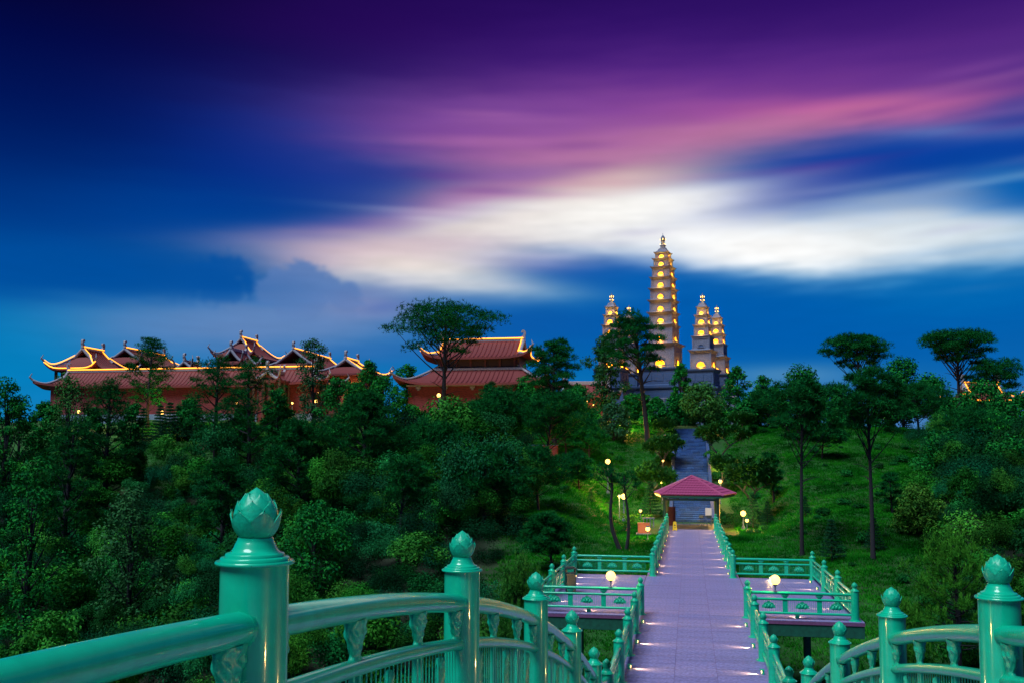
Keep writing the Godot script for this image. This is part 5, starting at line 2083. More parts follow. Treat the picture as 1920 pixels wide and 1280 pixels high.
func plumeria(label: String, at: Vector3, h: float, wide: float, seed_n: int, lean := Vector3.ZERO) -> void:
	# pale forked branches, rosettes of long leaves at their ends, a few white flowers
	var lf := LF.new()
	var fl := MB.new()
	lf.r.seed = seed_n
	var m := MB.new()
	var tips := []
	fork(m, lf.r, Vector3(0, -0.3, 0), (Vector3(0, 1, 0) + lean * 0.5).normalized(), h * 0.36, 0.045 * h * 0.5 + 0.03, 5, tips, wide, h)
	for t in tips:
		var p: Vector3 = t
		for k in 46:
			var d := (lf.dir() + Vector3(0, 0.75, 0)).normalized()
			var out := (Vector3(0, 1, 0) - d * d.y + lf.dir() * 0.25).normalized()
			out = (out - d * out.dot(d)).normalized()
			lf.leaf(p + d * 0.05 + lf.dir() * 0.16, out, d, lf.r.randf_range(0.34, 0.6), 0.17, Color(0.012, 0.085, 0.022).lerp(Color(0.03, 0.145, 0.03), lf.r.randf()))
		if lf.r.randf() < 0.5:
			for k in 4:
				var q: Vector3 = p + Vector3(0, 0.2, 0) + lf.dir() * 0.14
				fl.lathe([Vector2(0.0, 0.0), Vector2(0.055, 0.03), Vector2(0.0, 0.04)], 5, q)
	var node := thing("frangipani_tree", label, "tree", at, 0.0, "pale-branched frangipani trees beside the stairs")
	part("trunk", m.mesh(), M.pale_bark, node)
	part("crown", lf.mesh(), M.leaves, node)
	if fl.v.size():
		part("flowers", fl.mesh(), M.petal, node, "stuff")


func fork(m: MB, r: RandomNumberGenerator, a: Vector3, d: Vector3, l: float, rad: float, depth: int, tips: Array, wide: float, h: float) -> void:
	var b := a + d * l
	var lim := wide * 0.5
	var flat := Vector2(b.x, b.z)
	if flat.length() > lim:
		flat = flat.normalized() * lim
		b = Vector3(flat.x, b.y, flat.y)
	b.y = minf(b.y, h * r.randf_range(0.72, 1.0))
	limb(m, a, b, rad, rad * 0.72, Vector3(r.randf_range(-0.1, 0.1), 0, r.randf_range(-0.1, 0.1)) * l, 6)
	if depth <= 0:
		tips.append(b)
		return
	if depth <= 3:
		tips.append(b)
	var n := 3 if r.randf() < 0.45 else 2
	var a0 := r.randf() * TAU
	for i in n:
		var ang := a0 + TAU * i / n + r.randf_range(-0.5, 0.5)
		var e := (d * 0.75 + Vector3(cos(ang), r.randf_range(-0.05, 0.35), sin(ang)) * 0.85).normalized()
		fork(m, r, b, e, l * r.randf_range(0.62, 0.85), rad * 0.66, depth - 1, tips, wide, h)


func conifer() -> Node3D:                     # small tiered ornamental conifer, 3 m
	var lf := LF.new()
	lf.r.seed = 77
	var m := MB.new()
	m.tube(PackedVector3Array([Vector3(0, -0.2, 0), Vector3(0, 1.5, 0), Vector3(0, 3.0, 0)]), PackedFloat32Array([0.06, 0.04, 0.015]), 6, false)
	for i in 11:
		var t := i / 10.0
		var y := lerpf(0.35, 2.85, t)
		var reach := lerpf(0.95, 0.10, pow(t, 0.9))
		for k in 7:
			var a := TAU * k / 7.0 + i * 0.4
			var tip := Vector3(cos(a) * reach, y + 0.10 * reach, sin(a) * reach)
			limb(m, Vector3(0, y, 0), tip, 0.018, 0.006, Vector3.ZERO, 3)
			for q in 3:
				lf.tufts(Vector3(0, y, 0).lerp(tip, 0.45 + 0.27 * q), Vector3(0.13, 0.05, 0.13), 7, 0.16, 0.03, Color(0.008, 0.055, 0.028), Color(0.014, 0.09, 0.036), 5)
	var node := thing("small_conifer", "small dark tiered conifer", "conifer", Vector3.ZERO, 0.0, "small tiered conifers on the lawns")
	part("trunk", m.mesh(), M.bark, node)
	part("crown", lf.mesh(), M.needles, node)
	return node


func bush_mesh(seed_n: int, leaves: int, size: float, ca: Color, cb: Color, clumps := 9) -> ArrayMesh:    # a bush 1 m in radius
	var lf := LF.new()
	lf.r.seed = seed_n
	for i in clumps:
		var d := lf.dir()
		var c := Vector3(d.x * 0.62, absf(d.y) * 0.55 + 0.2, d.z * 0.62)
		var k := lf.r.randf_range(0.28, 0.46)
		var tone := lf.r.randf_range(0.75, 1.25)
		lf.cloud(c, Vector3(k, k * 0.78, k), leaves / clumps, size, size * 0.5, ca * tone, cb * tone, 0.4, 0.15)
	return lf.mesh()


func scatter(called: String, mesh: Mesh, mat_n: Material, where: Array, tints: Array) -> void:
	var mm := MultiMesh.new()
	mm.transform_format = MultiMesh.TRANSFORM_3D
	mm.use_colors = true
	mm.mesh = mesh
	mm.instance_count = where.size()
	for i in where.size():
		mm.set_instance_transform(i, where[i])
		mm.set_instance_color(i, tints[i])
	var o := MultiMeshInstance3D.new()
	o.name = numbered(called)
	o.multimesh = mm
	o.material_override = mat_n
	o.set_meta("kind", "stuff")
	o.set_meta("label", {"thicket": "dense leafy thicket filling the valley below the bridge", "grass": "short rough grass on the hill slopes", "slope_scrub": "low scattered scrub dotting the grass slopes"}.get(called, called))
	add_child(o)


func thicket() -> void:
	var kinds := [
		[bush_mesh(1, 3900, 0.078, Color(0.008, 0.070, 0.022), Color(0.022, 0.118, 0.026)), []],
		[bush_mesh(2, 4200, 0.062, Color(0.010, 0.085, 0.030), Color(0.026, 0.120, 0.036)), []],
		[bush_mesh(3, 3000, 0.098, Color(0.014, 0.100, 0.014), Color(0.050, 0.170, 0.018)), []],
		[bush_mesh(4, 4600, 0.054, Color(0.006, 0.052, 0.024), Color(0.014, 0.085, 0.030), 12), []],
		[bush_mesh(5, 3600, 0.070, Color(0.020, 0.110, 0.018), Color(0.070, 0.190, 0.020), 7), []],
	]
	var tints := [[], [], [], [], []]
	var r := RandomNumberGenerator.new()
	r.seed = 21
	var d := 9.0
	while d < 104.0:
		var step := lerpf(1.45, 2.3, clampf((d - 12.0) / 70.0, 0.0, 1.0))
		var x := -1.3 * d - 10.0
		while x < 0.45 * d + 6.0:
			var px := x + r.randf_range(-0.9, 0.9)
			var pz := -d + r.randf_range(-0.9, 0.9)
			var keep := 1.0 - in_lawn(px, pz)
			if d < 30.0:
				keep = 1.0
			var deckish := px > -6.6 and px < 6.7 and d > 31.0 and d < 47.5 or px > -3.2 and px < 3.4
			if r.randf() < keep:
				var big := r.randf()
				var s := lerpf(1.2, 2.3, big * big) * lerpf(0.85, 1.15, d / 100.0)
				if d > 62.0 and r.randf() < 0.3:
					s *= 1.5
				var y := land(px, pz) - 0.25
				if not deckish:
					if r.randf() < (0.38 if d < 62.0 else 0.6):                # taller scrub stands up out of the rest
						y += r.randf_range(0.6, 2.6 if d < 62.0 else 4.2)
				var k := int(r.randf() * 4.99)
				if wob.get_noise_2d(px * 6.0, pz * 6.0) > 0.18:
					k = 4 if r.randf() < 0.5 else 2
				elif wob.get_noise_2d(px * 6.0, pz * 6.0) < -0.15:
					k = 3 if r.randf() < 0.6 else 0
				kinds[k][1].append(Transform3D(Basis(Vector3.UP, r.randf() * TAU).scaled(Vector3(s, s * r.randf_range(0.85, 1.35), s)), Vector3(px, y, pz)))
				var g := 0.42 + 1.45 * pow(r.randf(), 1.7)
				tints[k].append(Color(g * r.randf_range(0.3, 0.7), g, g * r.randf_range(0.8, 1.25)))
			x += step
		d += step * 0.92
	for k in 5:
		scatter("thicket", kinds[k][0], M.leaves, kinds[k][1], tints[k])


func grass() -> void:
	var lf := LF.new()
	lf.r.seed = 3
	for i in 16:
		var p := Vector3(lf.r.randf_range(-0.24, 0.24), -0.03, lf.r.randf_range(-0.24, 0.24))
		var d := (Vector3(0, 1.0, 0) + lf.dir() * 0.7).normalized()
		var s := d.cross(lf.dir()).normalized() * 0.022
		var nn := s.cross(d).normalized()
		lf.v.append(p - s); lf.v.append(p + d * lf.r.randf_range(0.12, 0.26)); lf.v.append(p + s)
		var c := Color(0.004, 0.135, 0.008).lerp(Color(0.020, 0.195, 0.010), lf.r.randf())
		for k in 3:
			lf.n.append(nn)
			lf.c.append(c)
	var r := RandomNumberGenerator.new()
	r.seed = 8
	var where := []
	var tints := []
	while where.size() < 70000:
		var d := r.randf_range(36.0, 118.0)
		var x := r.randf_range(-72.0, 30.0)
		if d < 98.0 and (x < -18.0 or x > 26.0):
			continue
		if r.randf() > in_lawn(x, -d) or (absf(x - 0.1) < 3.6 and d > 72.0):
			continue
		var s := r.randf_range(0.6, 1.25)
		where.append(Transform3D(Basis(Vector3.UP, r.randf() * TAU).scaled(Vector3(s, s, s)), on_land(x, -d)))
		var k := wob.get_noise_2d(x * 10.0, d * 10.0)
		var g := 0.9 + 0.9 * k + r.randf_range(-0.12, 0.12)
		tints.append(Color(g * (1.0 + 1.2 * k), g, g))
	scatter("grass", lf.mesh(), M.leaves, where, tints)


func hedge(label: String, a: Vector3, b: Vector3, h: float, w: float, ca: Color, cb: Color) -> void:
	var lf := LF.new()
	lf.r.seed = int(absf(a.x * 7.0))
	var long := a.distance_to(b)
	var n := int(long * 260.0 * h)
	var dirn := (b - a).normalized()
	var side := dirn.cross(Vector3.UP).normalized()
	for i in n:
		var t := lf.r.randf() * long
		var u := lf.r.randf_range(-0.5, 0.5) * w
		var y := lf.r.randf() * h
		if lf.r.randf() < 0.7:
			if lf.r.randf() < 0.5:
				y = h * lf.r.randf_range(0.92, 1.04)
			else:
				u = signf(u) * w * 0.5
		var p := a + dirn * t + side * u
		p.y = land(p.x, p.z) + y
		var al := (lf.dir() + Vector3(0, 0.3, 0)).normalized()
		var out := al.cross(lf.dir()).normalized()
		if out.y < 0:
			out = -out
		lf.leaf(p - a, out, al, 0.16, 0.09, ca.lerp(cb, lf.r.randf()) * lf.r.randf_range(0.75, 1.25))
	var o := thing("hedge", label, "hedge", a, 0.0, "clipped hedges along the terrace")
	part("foliage", lf.mesh(), M.leaves, o)


func near_pine(label: String, at: Vector3, h: float, wide: float, seed_n: int, ca: Color, cb: Color) -> void:
	# a pine seen from above its crown: upright candles of fine needles
	var lf := LF.new()
	lf.r.seed = seed_n
	var m := MB.new()
	m.tube(PackedVector3Array([Vector3(0, -0.5, 0), Vector3(0.1, h * 0.5, 0.05), Vector3(0, h * 0.95, 0)]), PackedFloat32Array([0.15, 0.11, 0.04]), 8, false)
	for i in 46:
		var q := (i + 0.5) / 46.0
		var a := i * 2.399
		var reach := wide * 0.5 * sqrt(1.0 - pow(q, 2.0)) * lf.r.randf_range(0.45, 1.0)
		var y := lerpf(h * 0.38, h * 0.97, q)
		var tip := Vector3(cos(a) * reach, y, sin(a) * reach)
		limb(m, Vector3(0, y * 0.82, 0), tip, 0.035, 0.012, Vector3(0, -0.12, 0), 4)
		for k in 5:
			var c := Vector3(0, y * 0.85, 0).lerp(tip, 0.55 + 0.13 * k) + lf.dir() * 0.22
			lf.tufts(c, Vector3(0.26, 0.15, 0.26), 11, 0.20, 0.022, ca, cb, 9)
			for up_n in 3:                       # upright candles
				var e := c + Vector3(lf.r.randf_range(-0.2, 0.2), 0.12, lf.r.randf_range(-0.2, 0.2))
				for j in 12:
					var t := j / 12.0
					var nd := (Vector3(lf.r.randf_range(-1, 1), 1.0 + t, lf.r.randf_range(-1, 1))).normalized()
					var s := nd.cross(lf.dir()).normalized() * 0.013
					var nn := s.cross(nd).normalized()
					var p := e + Vector3(0, 0.26 * t, 0)
					lf.v.append(p - s); lf.v.append(p + nd * 0.17); lf.v.append(p + s)
					var col := ca.lerp(cb, 0.6 + 0.4 * t) * 1.15
					for z in 3:
						lf.n.append(nn)
						lf.c.append(col)
	var node := thing("pine_tree", label, "pine tree", at, 0.0, "pines close to the bridge")
	part("trunk", m.mesh(), M.bark, node)
	part("crown", lf.mesh(), M.needles, node)


func bare_branches(label: String, at: Vector3, seed_n: int, h: float) -> void:
	var r := RandomNumberGenerator.new()
	r.seed = seed_n
	var m := MB.new()
	var tips := []
	for i in 4:
		var a := r.randf() * TAU
		fork(m, r, Vector3(0, -0.3, 0), Vector3(cos(a) * 0.7, 0.9, sin(a) * 0.7).normalized(), h * 0.36, 0.05, 4, tips, h * 1.5, h)
	var o := thing("bare_shrub", label, "shrub", at, 0.0, "")
	part("branches", m.mesh(), M.bark, o)


func shrub(label: String, at: Vector3, s: Vector3, mesh: ArrayMesh) -> void:
	var o := thing("shrub", label, "shrub", at, fposmod(at.x * 3.1, TAU), "leafy shrubs beside the stairs")
	o.scale = s
	part("foliage", mesh, M.leaves, o)


func trees() -> void:
	pine("wide spreading old pine with a flat leaning crown before the two-tiered hall", on_land(-28.0, -107.7), 15.0, 0.58, 12.9, 107, {"flat": 0.8, "tufts": 3600, "limbs": 20, "size": 0.42, "off": Vector3(-0.2, 0, 0), "lean": Vector3(0.3, 0, 0), "r": 0.30})
	pine("dark ragged pine standing before the left brick gallery, its crown in the lit ridge line", on_land(-70.0, -115.4), 11.7, 0.22, 6.5, 114, {"flat": 0.12, "tufts": 2600, "limbs": 26, "r": 0.2})
	pine("tall bare-legged pine right of the small post lamp before the gallery", on_land(-53.3, -102.5), 14.0, 0.16, 7.4, 121, {"flat": 0.08, "tufts": 3200, "limbs": 30})
	pine("broad dark pine with two visible trunks below the central hall", on_land(-49.0, -101.3), 13.9, 0.16, 8.2, 128, {"flat": 0.12, "tufts": 3400, "limbs": 30})
	pine("round-headed pine right of the two-tiered hall against the sky", on_land(-14.2, -102.5), 11.0, 0.42, 6.0, 135, {"flat": 0.35, "tufts": 2600, "limbs": 22, "size": 0.4})
	pine("leaning dark pine with an open crown before the tall pagoda", on_land(-4.4, -106.1), 14.0, 0.55, 6.9, 142, {"flat": 0.35, "tufts": 2900, "limbs": 20, "lean": Vector3(-1.6, 0, 0.4), "r": 0.27, "size": 0.4, "bare": 5})
	pine("umbrella-shaped pine with a flat top, left of the two on the right skyline", on_land(21.2, -125.1), 11.7, 0.56, 7.7, 149, {"flat": 0.85, "tufts": 3400, "limbs": 24, "size": 0.42, "bare": 4, "r": 0.22})
	pine("umbrella-shaped pine with the widest flat top, right of the two on the right skyline", on_land(32.4, -125.1), 12.9, 0.66, 8.5, 156, {"flat": 0.95, "tufts": 3600, "limbs": 26, "size": 0.42, "bare": 4, "r": 0.24})
	pine("layered pine over the lit roof at the far right edge", on_land(39.1, -132.7), 10.7, 0.50, 7.4, 163, {"flat": 0.7, "tufts": 2200, "limbs": 18, "size": 0.42})
	pine("tall straight pine with a dark bare trunk on the grass slope right of the pavilion", on_land(7.0, -64.1), 11.0, 0.62, 4.7, 170, {"flat": 0.55, "tufts": 3000, "limbs": 20, "size": 0.30, "lean": Vector3(0.2, 0, 0), "bare": 7, "r": 0.12})
	pine("tall straight pine with a long bare trunk, right one of two on the grass slope", on_land(10.7, -60.7), 11.1, 0.64, 4.8, 177, {"flat": 0.6, "tufts": 3000, "limbs": 20, "size": 0.30, "lean": Vector3(-0.1, 0, 0), "bare": 7, "r": 0.13})
	pine("curving pine, left stem of the twin trunks left of the pavilion", on_land(-4.5, -65.5), 5.7, 0.78, 2.0, 184, {"flat": 0.3, "tufts": 170, "limbs": 7, "size": 0.26, "lean": Vector3(-1.25, 0, 0), "curve": -0.45, "r": 0.15, "bare": 3})
	pine("curving pine, right stem of the twin trunks left of the pavilion", on_land(-4.3, -65.6), 5.2, 0.78, 2.0, 191, {"flat": 0.3, "tufts": 150, "limbs": 6, "curve": 0.2, "size": 0.26, "lean": Vector3(0.15, 0, 0), "r": 0.12, "bare": 4})
	pine("large dark pine in the middle of the wooded slope below the gallery's right end", on_land(-26.9, -78.2), 10.1, 0.30, 6.8, 198, {"flat": 0.35, "tufts": 4200, "limbs": 30, "size": 0.36, "bare": 5})
	pine("dark pine left of the largest one in the middle of the wooded slope", on_land(-32.0, -75.5), 9.7, 0.30, 6.2, 205, {"flat": 0.3, "tufts": 3600, "limbs": 26, "size": 0.36})
	pine("spreading pine below the lamp on the wooded slope", on_land(-21.7, -81.5), 5.7, 0.28, 7.9, 212, {"flat": 0.5, "tufts": 4400, "limbs": 30, "size": 0.36, "bare": 4})
	pine("pine with layered boughs below the right corner of the two-tiered hall", on_land(-17.9, -90.1), 7.1, 0.35, 7.7, 219, {"flat": 0.5, "tufts": 3800, "limbs": 26, "size": 0.36})
	pine("pine with an arching bough right of the two-tiered hall's corner", on_land(-12.9, -86.9), 7.4, 0.42, 6.4, 226, {"flat": 0.55, "tufts": 3000, "limbs": 22, "size": 0.36, "lean": Vector3(0.8, 0, 0), "bare": 6})
	pine("dark pine over the thicket at the foot of the wooded slope", on_land(-14.0, -64.7), 5.7, 0.30, 6.2, 233, {"flat": 0.35, "tufts": 4400, "limbs": 28, "size": 0.32})
	pine("low pine beside the low pink wall", on_land(-11.4, -73.3), 4.7, 0.35, 4.9, 240, {"flat": 0.4, "tufts": 2600, "limbs": 22, "size": 0.32})
	pine("thin pine with a bare trunk standing out of the thicket, behind the second railing post", on_land(-17.9, -57.9), 6.9, 0.55, 3.7, 247, {"flat": 0.3, "tufts": 1500, "limbs": 14, "size": 0.3, "bare": 6, "r": 0.12})
	pine("thin dark pine in the thicket above the nearest railing post", on_land(-35.3, -69.0), 9.4, 0.40, 4.9, 254, {"flat": 0.2, "tufts": 2400, "limbs": 20, "size": 0.34})
	pine("slender pine at the left of the hedge below the gallery", on_land(-61.7, -94.0), 14.2, 0.20, 6.9, 261, {"flat": 0.1, "tufts": 3600, "limbs": 30})
	pine("dark pine low on the left slope under the corner hall", on_land(-53.3, -75.6), 13.9, 0.30, 5.6, 268, {"flat": 0.25, "tufts": 2600, "limbs": 24})
	pine("small lollipop pine with a bent stem before the hall's brick wall", on_land(-22.2, -105.4), 6.4, 0.55, 2.5, 275, {"flat": 0.5, "tufts": 520, "limbs": 9})
	pine("slim pine at the left of the right grass slope near the pagodas", on_land(9.1, -115.3), 3.9, 0.35, 5.6, 282, {"flat": 0.3, "tufts": 2000, "limbs": 18})
	pine("dark pine between the two umbrella pines, lower than both", on_land(24.4, -109.9), 5.4, 0.35, 6.9, 289, {"flat": 0.4, "tufts": 2600, "limbs": 22})
	pine("pine in the right thicket below the second umbrella pine", on_land(24.7, -89.9), 6.6, 0.30, 6.1, 296, {"flat": 0.35, "tufts": 2800, "limbs": 22})
	pine("young pine on the grass halfway between the low pink wall and the twin trunks", on_land(-9.5, -83.9), 3.1, 0.20, 3.3, 303, {"flat": 0.2, "tufts": 1800, "limbs": 20, "size": 0.3})
	pine("pine at the left edge of the central lawn below the hedge", on_land(-12.3, -97.3), 4.1, 0.30, 6.0, 310, {"flat": 0.4, "tufts": 2400, "limbs": 22, "size": 0.34})
	pine("dark pine left of the upper lamp at the twin trunks", on_land(-9.8, -95.9), 3.2, 0.30, 3.7, 317, {"flat": 0.3, "tufts": 1600, "limbs": 18, "size": 0.32})
	pine("slender young pine on the right grass slope between the bare trunks and the stairs", on_land(7.2, -87.0), 4.3, 0.20, 2.3, 324, {"flat": 0.15, "tufts": 1200, "limbs": 18, "size": 0.3})
	pine("open pine on the right grass slope just behind the first bare trunk", on_land(12.5, -95.9), 3.0, 0.40, 4.1, 331, {"flat": 0.5, "tufts": 1600, "limbs": 16, "size": 0.34})
	pine("sapling pine on the grass right of the second bare trunk", on_land(14.5, -74.2), 2.8, 0.15, 1.7, 338, {"flat": 0.1, "tufts": 900, "limbs": 14, "size": 0.26})
	pine("low pine at the edge of the thicket behind the left viewing platform", on_land(-8.2, -57.9), 3.4, 0.25, 2.9, 345, {"flat": 0.3, "tufts": 2200, "limbs": 20, "size": 0.26})
	broadleaf("tall feathery blue-green tree by the bright lamp at the hedge", on_land(-45.6, -111.8), 13.1, 0.20, 5.4, 352, {"leaves": 4200, "clumps": 24, "size": 0.30, "ca": Color(0.010, 0.060, 0.028), "cb": Color(0.026, 0.105, 0.04)})
	broadleaf("round dark tree between the left temple group and the two-tiered hall", on_land(-45.4, -133.3), 9.6, 0.30, 4.0, 359, {"leaves": 3000, "size": 0.36})
	broadleaf("low round tree at the left eave of the two-tiered hall", on_land(-38.5, -128.5), 8.5, 0.25, 4.5, 366, {"leaves": 2600, "size": 0.36})
	broadleaf("leafy tree hiding the foot of the left short pagoda", on_land(-9.9, -115.3), 11.0, 0.20, 5.5, 373, {"leaves": 5600, "clumps": 26, "size": 0.32, "ca": Color(0.008, 0.060, 0.026), "cb": Color(0.022, 0.105, 0.035)})
	broadleaf("round dense tree right of the tall pagoda's door", on_land(-1.0, -125.3), 8.6, 0.25, 3.0, 380, {"leaves": 3000, "size": 0.32})
	broadleaf("bright green bushy tree above the top of the stairs below the pagodas", on_land(1.9, -113.9), 5.1, 0.15, 5.9, 387, {"leaves": 5000, "clumps": 24, "size": 0.34, "ca": Color(0.016, 0.10, 0.026), "cb": Color(0.05, 0.17, 0.035)})
	broadleaf("leafy tree beside the bright lamp right of the pagodas", on_land(6.3, -123.6), 7.8, 0.15, 4.2, 394, {"leaves": 3800, "size": 0.32})
	broadleaf("smaller leafy tree just right of the lamp beside the pagodas", on_land(9.0, -126.2), 6.9, 0.15, 3.4, 401, {"leaves": 2800, "size": 0.32})
	broadleaf("tall bushy tree against the sky behind the first tall straight pine", on_land(12.3, -105.5), 7.8, 0.15, 5.7, 408, {"leaves": 6200, "clumps": 28, "size": 0.30})
	broadleaf("big rounded tree between the two umbrella pines", on_land(24.9, -119.9), 9.1, 0.20, 6.6, 415, {"leaves": 6400, "clumps": 28, "size": 0.32})
	broadleaf("loose tree with a whitish trunk under the second umbrella pine", on_land(27.7, -116.5), 7.1, 0.35, 6.4, 422, {"leaves": 4600, "clumps": 26, "size": 0.30, "bark": "pale_bark"})
	broadleaf("whitish-trunked tree before the lit roof at the far right", on_land(33.9, -119.8), 6.9, 0.40, 6.2, 429, {"leaves": 4200, "clumps": 24, "size": 0.30, "bark": "pale_bark"})
	broadleaf("whitish-trunked slim tree under the first umbrella pine", on_land(20.1, -122.4), 4.4, 0.35, 5.8, 436, {"leaves": 3600, "clumps": 22, "size": 0.30, "bark": "pale_bark"})
	broadleaf("leafy tree at the far left edge of the skyline", on_land(-69.5, -88.5), 16.8, 0.20, 5.0, 443, {"leaves": 6000, "clumps": 28, "size": 0.28})
	broadleaf("spreading light green tree before the left corner hall", on_land(-63.9, -90.5), 16.6, 0.30, 6.3, 450, {"leaves": 4600, "clumps": 26, "size": 0.28, "ca": Color(0.014, 0.095, 0.028), "cb": Color(0.04, 0.15, 0.03)})
	broadleaf("dense tree before the left gallery's right end", on_land(-40.5, -108.0), 9.1, 0.15, 5.1, 457, {"leaves": 4600, "size": 0.32})
	broadleaf("dark bushy tree at the left corner of the two-tiered hall", on_land(-37.1, -112.7), 7.5, 0.15, 5.9, 464, {"leaves": 4600, "size": 0.32})
	broadleaf("blue-green bush tree on the lawn left of the stairs", on_land(-8.2, -106.1), 4.3, 0.10, 3.9, 471, {"leaves": 3600, "size": 0.3, "ca": Color(0.012, 0.075, 0.036), "cb": Color(0.03, 0.12, 0.05)})
	broadleaf("dark bush at the base of the tall pagoda", on_land(-1.9, -123.4), 3.9, 0.05, 4.1, 478, {"leaves": 3600, "size": 0.34})
	broadleaf("dense tree at the right edge above the thicket", on_land(33.5, -107.6), 5.8, 0.15, 6.1, 485, {"leaves": 5200, "size": 0.32})
	broadleaf("yellow-green spreading bush tree on the right thicket edge", on_land(14.9, -68.1), 3.3, 0.10, 3.9, 492, {"leaves": 5200, "clumps": 26, "size": 0.22, "ca": Color(0.02, 0.11, 0.02), "cb": Color(0.07, 0.2, 0.025)})
	broadleaf("dark rounded tree at the right frame edge over the thicket", on_land(24.2, -79.8), 6.1, 0.15, 5.8, 499, {"leaves": 6000, "clumps": 28, "size": 0.26})
	broadleaf("dark green tree on the right slope below the whitish trunks", on_land(21.4, -87.4), 4.5, 0.10, 5.5, 506, {"leaves": 5600, "clumps": 26, "size": 0.26})
	broadleaf("round tree rising from the left thicket near the frame edge", on_land(-44.4, -59.1), 14.5, 0.15, 5.5, 513, {"leaves": 6500, "clumps": 30, "size": 0.24})
	broadleaf("pale green tree in the thicket left of the nearest railing post", on_land(-34.2, -55.0), 10.4, 0.15, 5.3, 520, {"leaves": 6500, "clumps": 30, "size": 0.22, "ca": Color(0.012, 0.08, 0.03), "cb": Color(0.035, 0.13, 0.04)})
	broadleaf("bushy tree in the thicket right of the nearest railing post", on_land(-20.8, -51.4), 6.1, 0.15, 4.5, 527, {"leaves": 6500, "clumps": 30, "size": 0.2})
	for k in [[-4.2, -123.0, 3.8, 3.0, "before the tall pagoda, right of the leaning pine trunk"], [-7.0, -121.5, 4.1, 3.4, "before the tall pagoda, left of the leaning pine trunk"], [-33.9, -114.6, 3.0, 3.7, "left end of the row before the two-tiered hall"], [-29.2, -115.5, 2.2, 3.7, "second of the row before the two-tiered hall"], [-25.9, -115.0, 3.1, 4.2, "third of the row before the two-tiered hall"], [-22.0, -115.7, 3.3, 4.3, "right end of the row before the two-tiered hall"], [-25.9, -109.1, 2.4, 3.5, "below the lamp before the two-tiered hall"], [-75.5, -103.9, 8.7, 3.9, "under the left corner hall"], [-71.1, -104.7, 8.0, 3.5, "left of the conifer row"], [-54.2, -109.8, 5.4, 3.5, "between the small post lamp and the central hall"], [-49.9, -112.6, 4.5, 3.3, "just left of the lamp at the hedge"], [-4.7, -113.0, 1.5, 2.7, "under the leaning pine at the hedge"], [-10.9, -109.7, 2.3, 3.7, "at the left end of the central lawn"], [-0.1, -127.8, 4.2, 4.9, "above the stairs, left"], [3.6, -126.5, 3.7, 4.1, "above the stairs, right"], [-21.4, -125.7, 7.2, 5.0, "behind the leaning pine"], [-13.3, -117.2, 5.4, 3.9, "left of the lamp between hall and pagodas"], [-13.6, -109.0, 5.2, 4.3, "right of the round-headed pine"], [-42.7, -117.8, 5.4, 4.1, "beside the gallery's right end"], [-49.7, -110.5, 7.2, 3.9, "under the central hall"], [-17.8, -114.4, 4.5, 3.9, "behind the round-headed pine"], [10.9, -125.7, 5.5, 4.1, "right of the lamp by the pagodas"], [18.2, -129.1, 5.4, 4.8, "behind the first bare-trunk pine"], [18.3, -117.0, 3.2, 3.7, "under the first umbrella pine"], [23.8, -124.1, 4.6, 4.6, "between the umbrella pines, lower"], [31.0, -123.4, 5.1, 4.5, "under the second umbrella pine, left side"], [34.9, -130.2, 6.0, 4.7, "under the second umbrella pine, right side"], [37.3, -122.6, 4.2, 4.4, "at the right frame edge"], [-62.7, -112.3, 5.3, 3.4, "behind the small post lamp"], [-64.3, -101.8, 9.7, 3.7, "left of the dark ragged pine"], [-5.9, -126.7, 4.7, 3.5, "at the foot of the tall pagoda"], [6.6, -114.9, 3.0, 3.7, "right of the pagodas, near the hedge"], [-76.6, -99.5, 11.7, 5.0, "at the left frame edge"], [-78.1, -105.4, 8.5, 3.9, "left of the corner hall"]]:
		broadleaf("dark bushy tree on the terrace, " + str(k[4]), on_land(k[0], k[1]), k[2], 0.08, k[3], int(absf(k[0] * 31.0)), {"leaves": 5200, "size": 0.32, "clumps": 24, "group": "bushy trees along the terrace"})
	plumeria("frangipani tree spilling over the left edge of the stairs, the middle one of three", on_land(-2.6, -98.3), 3.3, 3.9, 530, Vector3(0.0, 0, 0))
	plumeria("frangipani tree low on the left of the stairs, next to the pavilion roof", on_land(-3.4, -90.2), 3.4, 4.2, 533, Vector3(0.0, 0, 0))
	plumeria("frangipani tree on the left of the stairs near their top", on_land(-2.6, -108.3), 2.2, 3.3, 536, Vector3(0.0, 0, 0))
	plumeria("frangipani tree leaning over the right edge of the stairs, with a long pale trunk", on_land(3.3, -96.2), 5.6, 4.8, 539, Vector3(-0.3, 0, 0))
	plumeria("frangipani tree with pale forked trunk on the lawn right of the pavilion", on_land(5.0, -82.5), 5.7, 3.6, 542, Vector3(0.0, 0, 0))
	plumeria("frangipani tree at the upper right of the stairs", on_land(5.8, -108.8), 2.6, 4.1, 545, Vector3(0.2, 0, 0))
	plumeria("frangipani bush between the stairs and the pavilion's right post", on_land(2.9, -92.3), 3.6, 2.3, 548, Vector3(0.0, 0, 0))
	var c := conifer()
	var first := true
